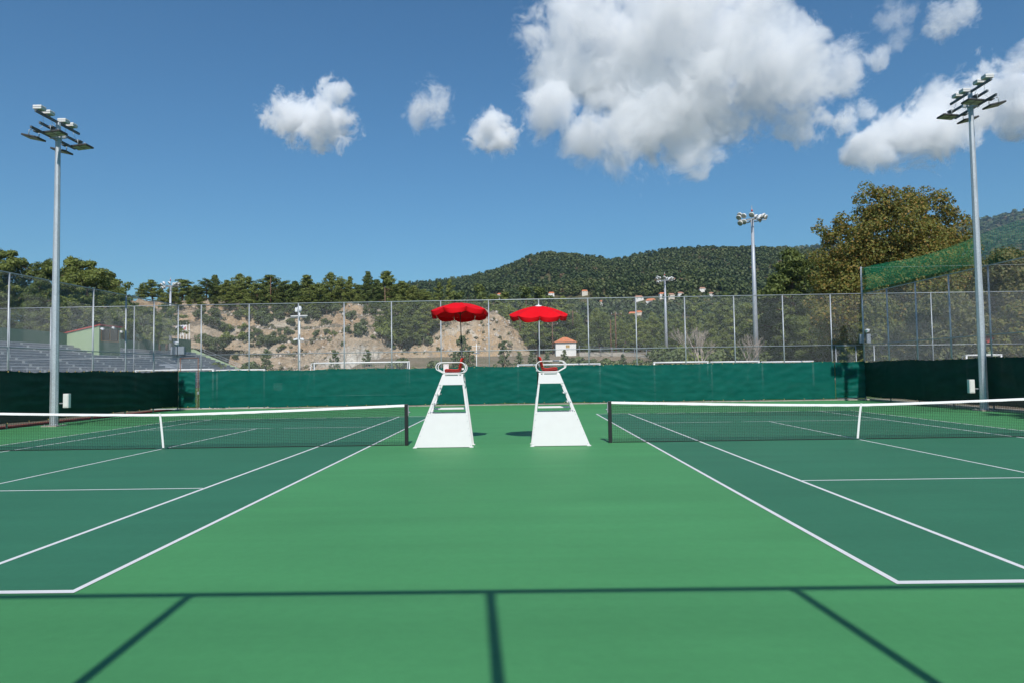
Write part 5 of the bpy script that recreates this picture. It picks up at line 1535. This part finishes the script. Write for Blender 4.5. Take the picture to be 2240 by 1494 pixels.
# ================================================================== FOREST ON THE FAR HILLS (one mass)
def forest(name, fn, px0, px1, y0, y1, ntree, h0, h1, q, label, seed, leafk=.27, mat='forest', cat='forest', slope=None):
    rng = np.random.default_rng(seed)
    Y = y0 + (y1 - y0) * rng.random(ntree) ** .75; px = rng.uniform(px0, px1, ntree); X = (px - 1139.5) / FPX * (Y + 17.9)
    if fn is hill:
        ok = np.ones(ntree, bool)
        for hx, hy, hw in HOUSES: ok &= ~((np.abs(px - hx) < hw * .55 + 2) & (Y < hy + 8) & (Y > hy - 34))
        Y, px, X = Y[ok], px[ok], X[ok]; ntree = len(Y)
    Z = np.array([fn(x, y) for x, y in zip(X, Y)])
    if slope is not None:
        ok = np.array([slope(x, y) for x, y in zip(X, Y)]); Y, px, X, Z = Y[ok], px[ok], X[ok], Z[ok]; ntree = len(Y)
    hs = h0 + (h1 - h0) * rng.random(ntree) ** 1.6
    proto = []
    for v in range(6):
        d = rng.normal(size=(q, 3)); d /= np.linalg.norm(d, axis=1)[:, None]
        p = d * rng.uniform(.45, 1, (q, 1)) ** .5; p[:, :2] *= .34 * (1 + .25 * rng.random()); p[:, 2] = p[:, 2] * .38 + .6
        p += rng.normal(0, .03, p.shape)
        n = d + rng.normal(0, .5, d.shape) + np.array([0, 0, .4]); n /= np.linalg.norm(n, axis=1)[:, None]
        t = rng.normal(size=(q, 3)); t -= n * (t * n).sum(1)[:, None]; t /= np.linalg.norm(t, axis=1)[:, None]; b = np.cross(n, t)
        s = leafk * rng.uniform(.6, 1.3, (q, 1)) * .5
        proto.append(np.stack([p - t * s, p - b * s, p + t * s, p + b * s], 1).reshape(-1, 3))
    proto = np.array(proto)
    vi = rng.integers(0, 6, ntree)
    V = proto[vi] * hs[:, None, None]
    wd = rng.uniform(.85, 1.25, ntree); V[:, :, :2] *= wd[:, None, None]
    V += np.stack([X, Y, Z - .5], 1)[:, None, :]
    ti = np.clip(rng.normal(.45, .16, ntree) + .35 * np.array([fbm(x, y, 3., .012, 3) for x, y in zip(X, Y)]), 0, .93); ti[rng.random(ntree) < .012] = 1.0
    tint_ = np.repeat(ti, q * 4)
    Fq = np.arange(ntree * q * 4).reshape(-1, 4)
    o = stuff(np_mesh(name, V.reshape(-1, 3), Fq, M[mat], None, False, {'tint': tint_}))
    o['label'] = label; o['category'] = cat
    return o
forest('hill_forest', hill, 860, 2300, 322, 985, 22500, 4.2, 10, 34, 'dense pine forest covering the hill behind the courts', 77)
forest('valley_thicket', valley, 1240, 1900, 215, 330, 700, 5, 9, 60, 'thicket between the wood and the hill', 78, .26)
forest('mountain_forest', mountain, 1560, 2420, 1250, 2560, 5200, 14, 22, 16, 'hazy forest covering the far mountain on the right', 79, .5)


def gentle(x, y):
    return abs(fbm(x, y, 8., .05, 3)) > .12 and y > lerp_tab(Q_TOE, x) - 14
forest('slope_scrub', quarry, 440, 1215, 128, 205, 3600, .35, 1.5, 12, 'dry scrub and tufts scattered over the quarry slope', 80, .5, 'dry_scrub', 'scrub', gentle)
# loose rubble on the quarry benches (one mass)
rr = np.random.default_rng(81); n = 2600
px = rr.uniform(440, 1215, n); Yr = rr.uniform(130, 192, n); Xr = (px - 1139.5) / FPX * (Yr + 17.9)
Zr = np.array([quarry(x, y) for x, y in zip(Xr, Yr)])
cub = np.array([(1, 0, 0), (-1, 0, 0), (0, 1, 0), (0, -1, 0), (0, 0, 1), (0, 0, -1)], float)
V = cub[None] * rr.uniform(.5, 1.3, (n, 6, 1)) * (rr.uniform(.12, .75, n) ** 1.5)[:, None, None] + rr.normal(0, .04, (n, 6, 3)) + np.stack([Xr, Yr, Zr], 1)[:, None]
tri = np.array([(0, 2, 4), (2, 1, 4), (1, 3, 4), (3, 0, 4), (2, 0, 5), (1, 2, 5), (3, 1, 5), (0, 3, 5)])
Fr = (np.arange(n)[:, None, None] * 6 + tri[None]).reshape(-1, 3)
o = stuff(np_mesh('quarry_rubble', V.reshape(-1, 3), Fr, M['rubble'])); o['label'] = 'loose pale stones scattered over the quarry benches'; o['category'] = 'rubble'
# ================================================================== CLOUDS
def cloud(name, blobs, seed, label, Y=2500, dens=.022, amp=1.6, step=.16, nscale=230, k=3.5, rough=.73, grow=1.16):
    r_ = np.random.default_rng(seed); Sx = []
    for px, py, r in blobs:
        p = at(px, py, Y + r_.uniform(-.5, .5) * r * 1.8); R = r / FPX * (Y + 17) * grow
        Sx.append((p, R))
    bm = bmesh.new()
    for p, R in Sx: bmesh.ops.create_icosphere(bm, subdivisions=3, radius=R * 1.32, matrix=Matrix.Translation(p))
    me = bpy.data.meshes.new(name); bm.to_mesh(me); bm.free()
    ob = bpy.data.objects.new(name, me); COL.objects.link(ob)
    rm = ob.modifiers.new('hull', 'REMESH'); rm.mode = 'VOXEL'; rm.voxel_size = max(R for p, R in Sx) * .14
    m = bpy.data.materials.new('cloud vapour'); m.use_nodes = True; nt = m.node_tree; nt.nodes.clear(); L = nt.links.new
    out = N(nt, 'ShaderNodeOutputMaterial'); vsn = N(nt, 'ShaderNodeVolumeScatter'); vsn.inputs['Color'].default_value = (1, 1, 1, 1); vsn.inputs['Anisotropy'].default_value = -.25
    L(vsn.outputs[0], out.inputs['Volume'])
    g = N(nt, 'ShaderNodeNewGeometry'); f = None
    for p, R in Sx:
        d = N(nt, 'ShaderNodeVectorMath', operation='DISTANCE'); L(g.outputs['Position'], d.inputs[0]); d.inputs[1].default_value = p
        a = N(nt, 'ShaderNodeMath', operation='MULTIPLY_ADD'); L(d.outputs['Value'], a.inputs[0]); a.inputs[1].default_value = -1 / R; a.inputs[2].default_value = 1
        if f is None: f = a
        else:
            mx = N(nt, 'ShaderNodeMath', operation='SMOOTH_MAX'); L(f.outputs[0], mx.inputs[0]); L(a.outputs[0], mx.inputs[1]); mx.inputs[2].default_value = .15; f = mx
    no = N(nt, 'ShaderNodeTexNoise'); no.inputs['Scale'].default_value = 1 / nscale; no.inputs['Detail'].default_value = 5; no.inputs['Roughness'].default_value = rough; no.inputs['Distortion'].default_value = .35
    L(g.outputs['Position'], no.inputs['Vector'])
    b = N(nt, 'ShaderNodeMath', operation='MULTIPLY_ADD'); L(no.outputs[0], b.inputs[0]); b.inputs[1].default_value = amp * 2; b.inputs[2].default_value = -amp - .25
    s = N(nt, 'ShaderNodeMath', operation='ADD'); L(b.outputs[0], s.inputs[0]); L(f.outputs[0], s.inputs[1])
    mr = N(nt, 'ShaderNodeMath', operation='MULTIPLY', use_clamp=True); L(s.outputs[0], mr.inputs[0]); mr.inputs[1].default_value = k
    de = N(nt, 'ShaderNodeMath', operation='MULTIPLY'); L(mr.outputs[0], de.inputs[0]); de.inputs[1].default_value = dens
    L(de.outputs[0], vsn.inputs['Density'])
    m.cycles.volume_step_rate = step
    me.materials.append(m)
    return tag(ob, label, 'cloud', 'cumulus clouds')
cloud('cumulus_cloud', [(1275, 50, 115), (1225, 165, 92), (1205, 240, 66), (1350, 150, 135), (1440, 50, 150), (1575, 75, 145), (1510, 200, 150), (1390, 265, 115), (1660, 185, 110), (1745, 150, 95), (1840, 155, 68), (1912, 130, 36), (1290, 300, 66), (1500, 305, 82)], 1,
      'largest white cumulus cloud, grey beneath, filling the upper right sky', step=.12, nscale=150, amp=1.6, rough=.74, k=4.0, grow=1.16, dens=.0145)
cloud('cumulus_cloud', [(630, 258, 46), (690, 265, 52), (732, 275, 44), (614, 236, 26), (693, 308, 30), (722, 212, 34), (745, 198, 24)], 2, 'puffy white cloud with a wisp on top, left of centre', nscale=62, amp=1.7, k=3., dens=.035, rough=.74, grow=1.3)
cloud('cumulus_cloud', [(938, 232, 40), (955, 215, 30), (918, 255, 30)], 3, 'thin torn white cloud between the two small puffs', nscale=62, amp=1.9, k=2., dens=.016, rough=.76, grow=1.35)
cloud('cumulus_cloud', [(1075, 292, 42), (1100, 296, 36), (1050, 300, 30), (1068, 275, 26)], 4, 'small round white cloud just left of the largest cloud', nscale=62, amp=1.6, k=3., dens=.04, rough=.74, grow=1.25)
cloud('cumulus_cloud', [(2190, 200, 70), (2120, 240, 70), (2030, 280, 75), (1960, 300, 62), (1900, 330, 50), (1868, 345, 34), (2230, 180, 60), (2270, 210, 80), (2100, 290, 50)], 5, 'long white cloud behind the right floodlight mast', nscale=150, amp=1.7, dens=.026, rough=.74, grow=1.22)
cloud('cumulus_cloud', [(2075, 38, 46), (2100, 18, 36), (2040, 55, 26)], 6, 'small white cloud near the top right corner', nscale=62, amp=1.8, k=2.5, dens=.018, rough=.76, grow=1.12)
cloud('cumulus_cloud', [(1755, 275, 44), (1720, 290, 26), (1800, 262, 26), (1850, 262, 30), (1890, 245, 24)], 7, 'ragged little cloud below the right end of the largest cloud', nscale=62, amp=1.9, k=2.5, dens=.02, rough=.76, grow=1.3)
cloud('cumulus_cloud', [(1955, 30, 38), (1925, 38, 26), (1990, 32, 22), (1965, 85, 30)], 8, 'faint wispy cloud left of the small top right cloud', nscale=62, amp=2.1, k=2., dens=.007, rough=.76, grow=1.15)

# ================================================================== AERIAL HAZE
mh = bpy.data.materials.new('thin blue air'); mh.use_nodes = True; nt = mh.node_tree; nt.nodes.clear()
out = N(nt, 'ShaderNodeOutputMaterial'); pv = N(nt, 'ShaderNodeVolumePrincipled')
pv.inputs['Color'].default_value = (.50, .74, 1.0, 1); pv.inputs['Density'].default_value = HAZE; pv.inputs['Anisotropy'].default_value = .1
nt.links.new(pv.outputs[0], out.inputs['Volume'])
if HAZE > 0:
    hz = MB().box(-8500, 8500, -8500, 8500, -1.3, 610).build('haze', mh)
    stuff(hz)
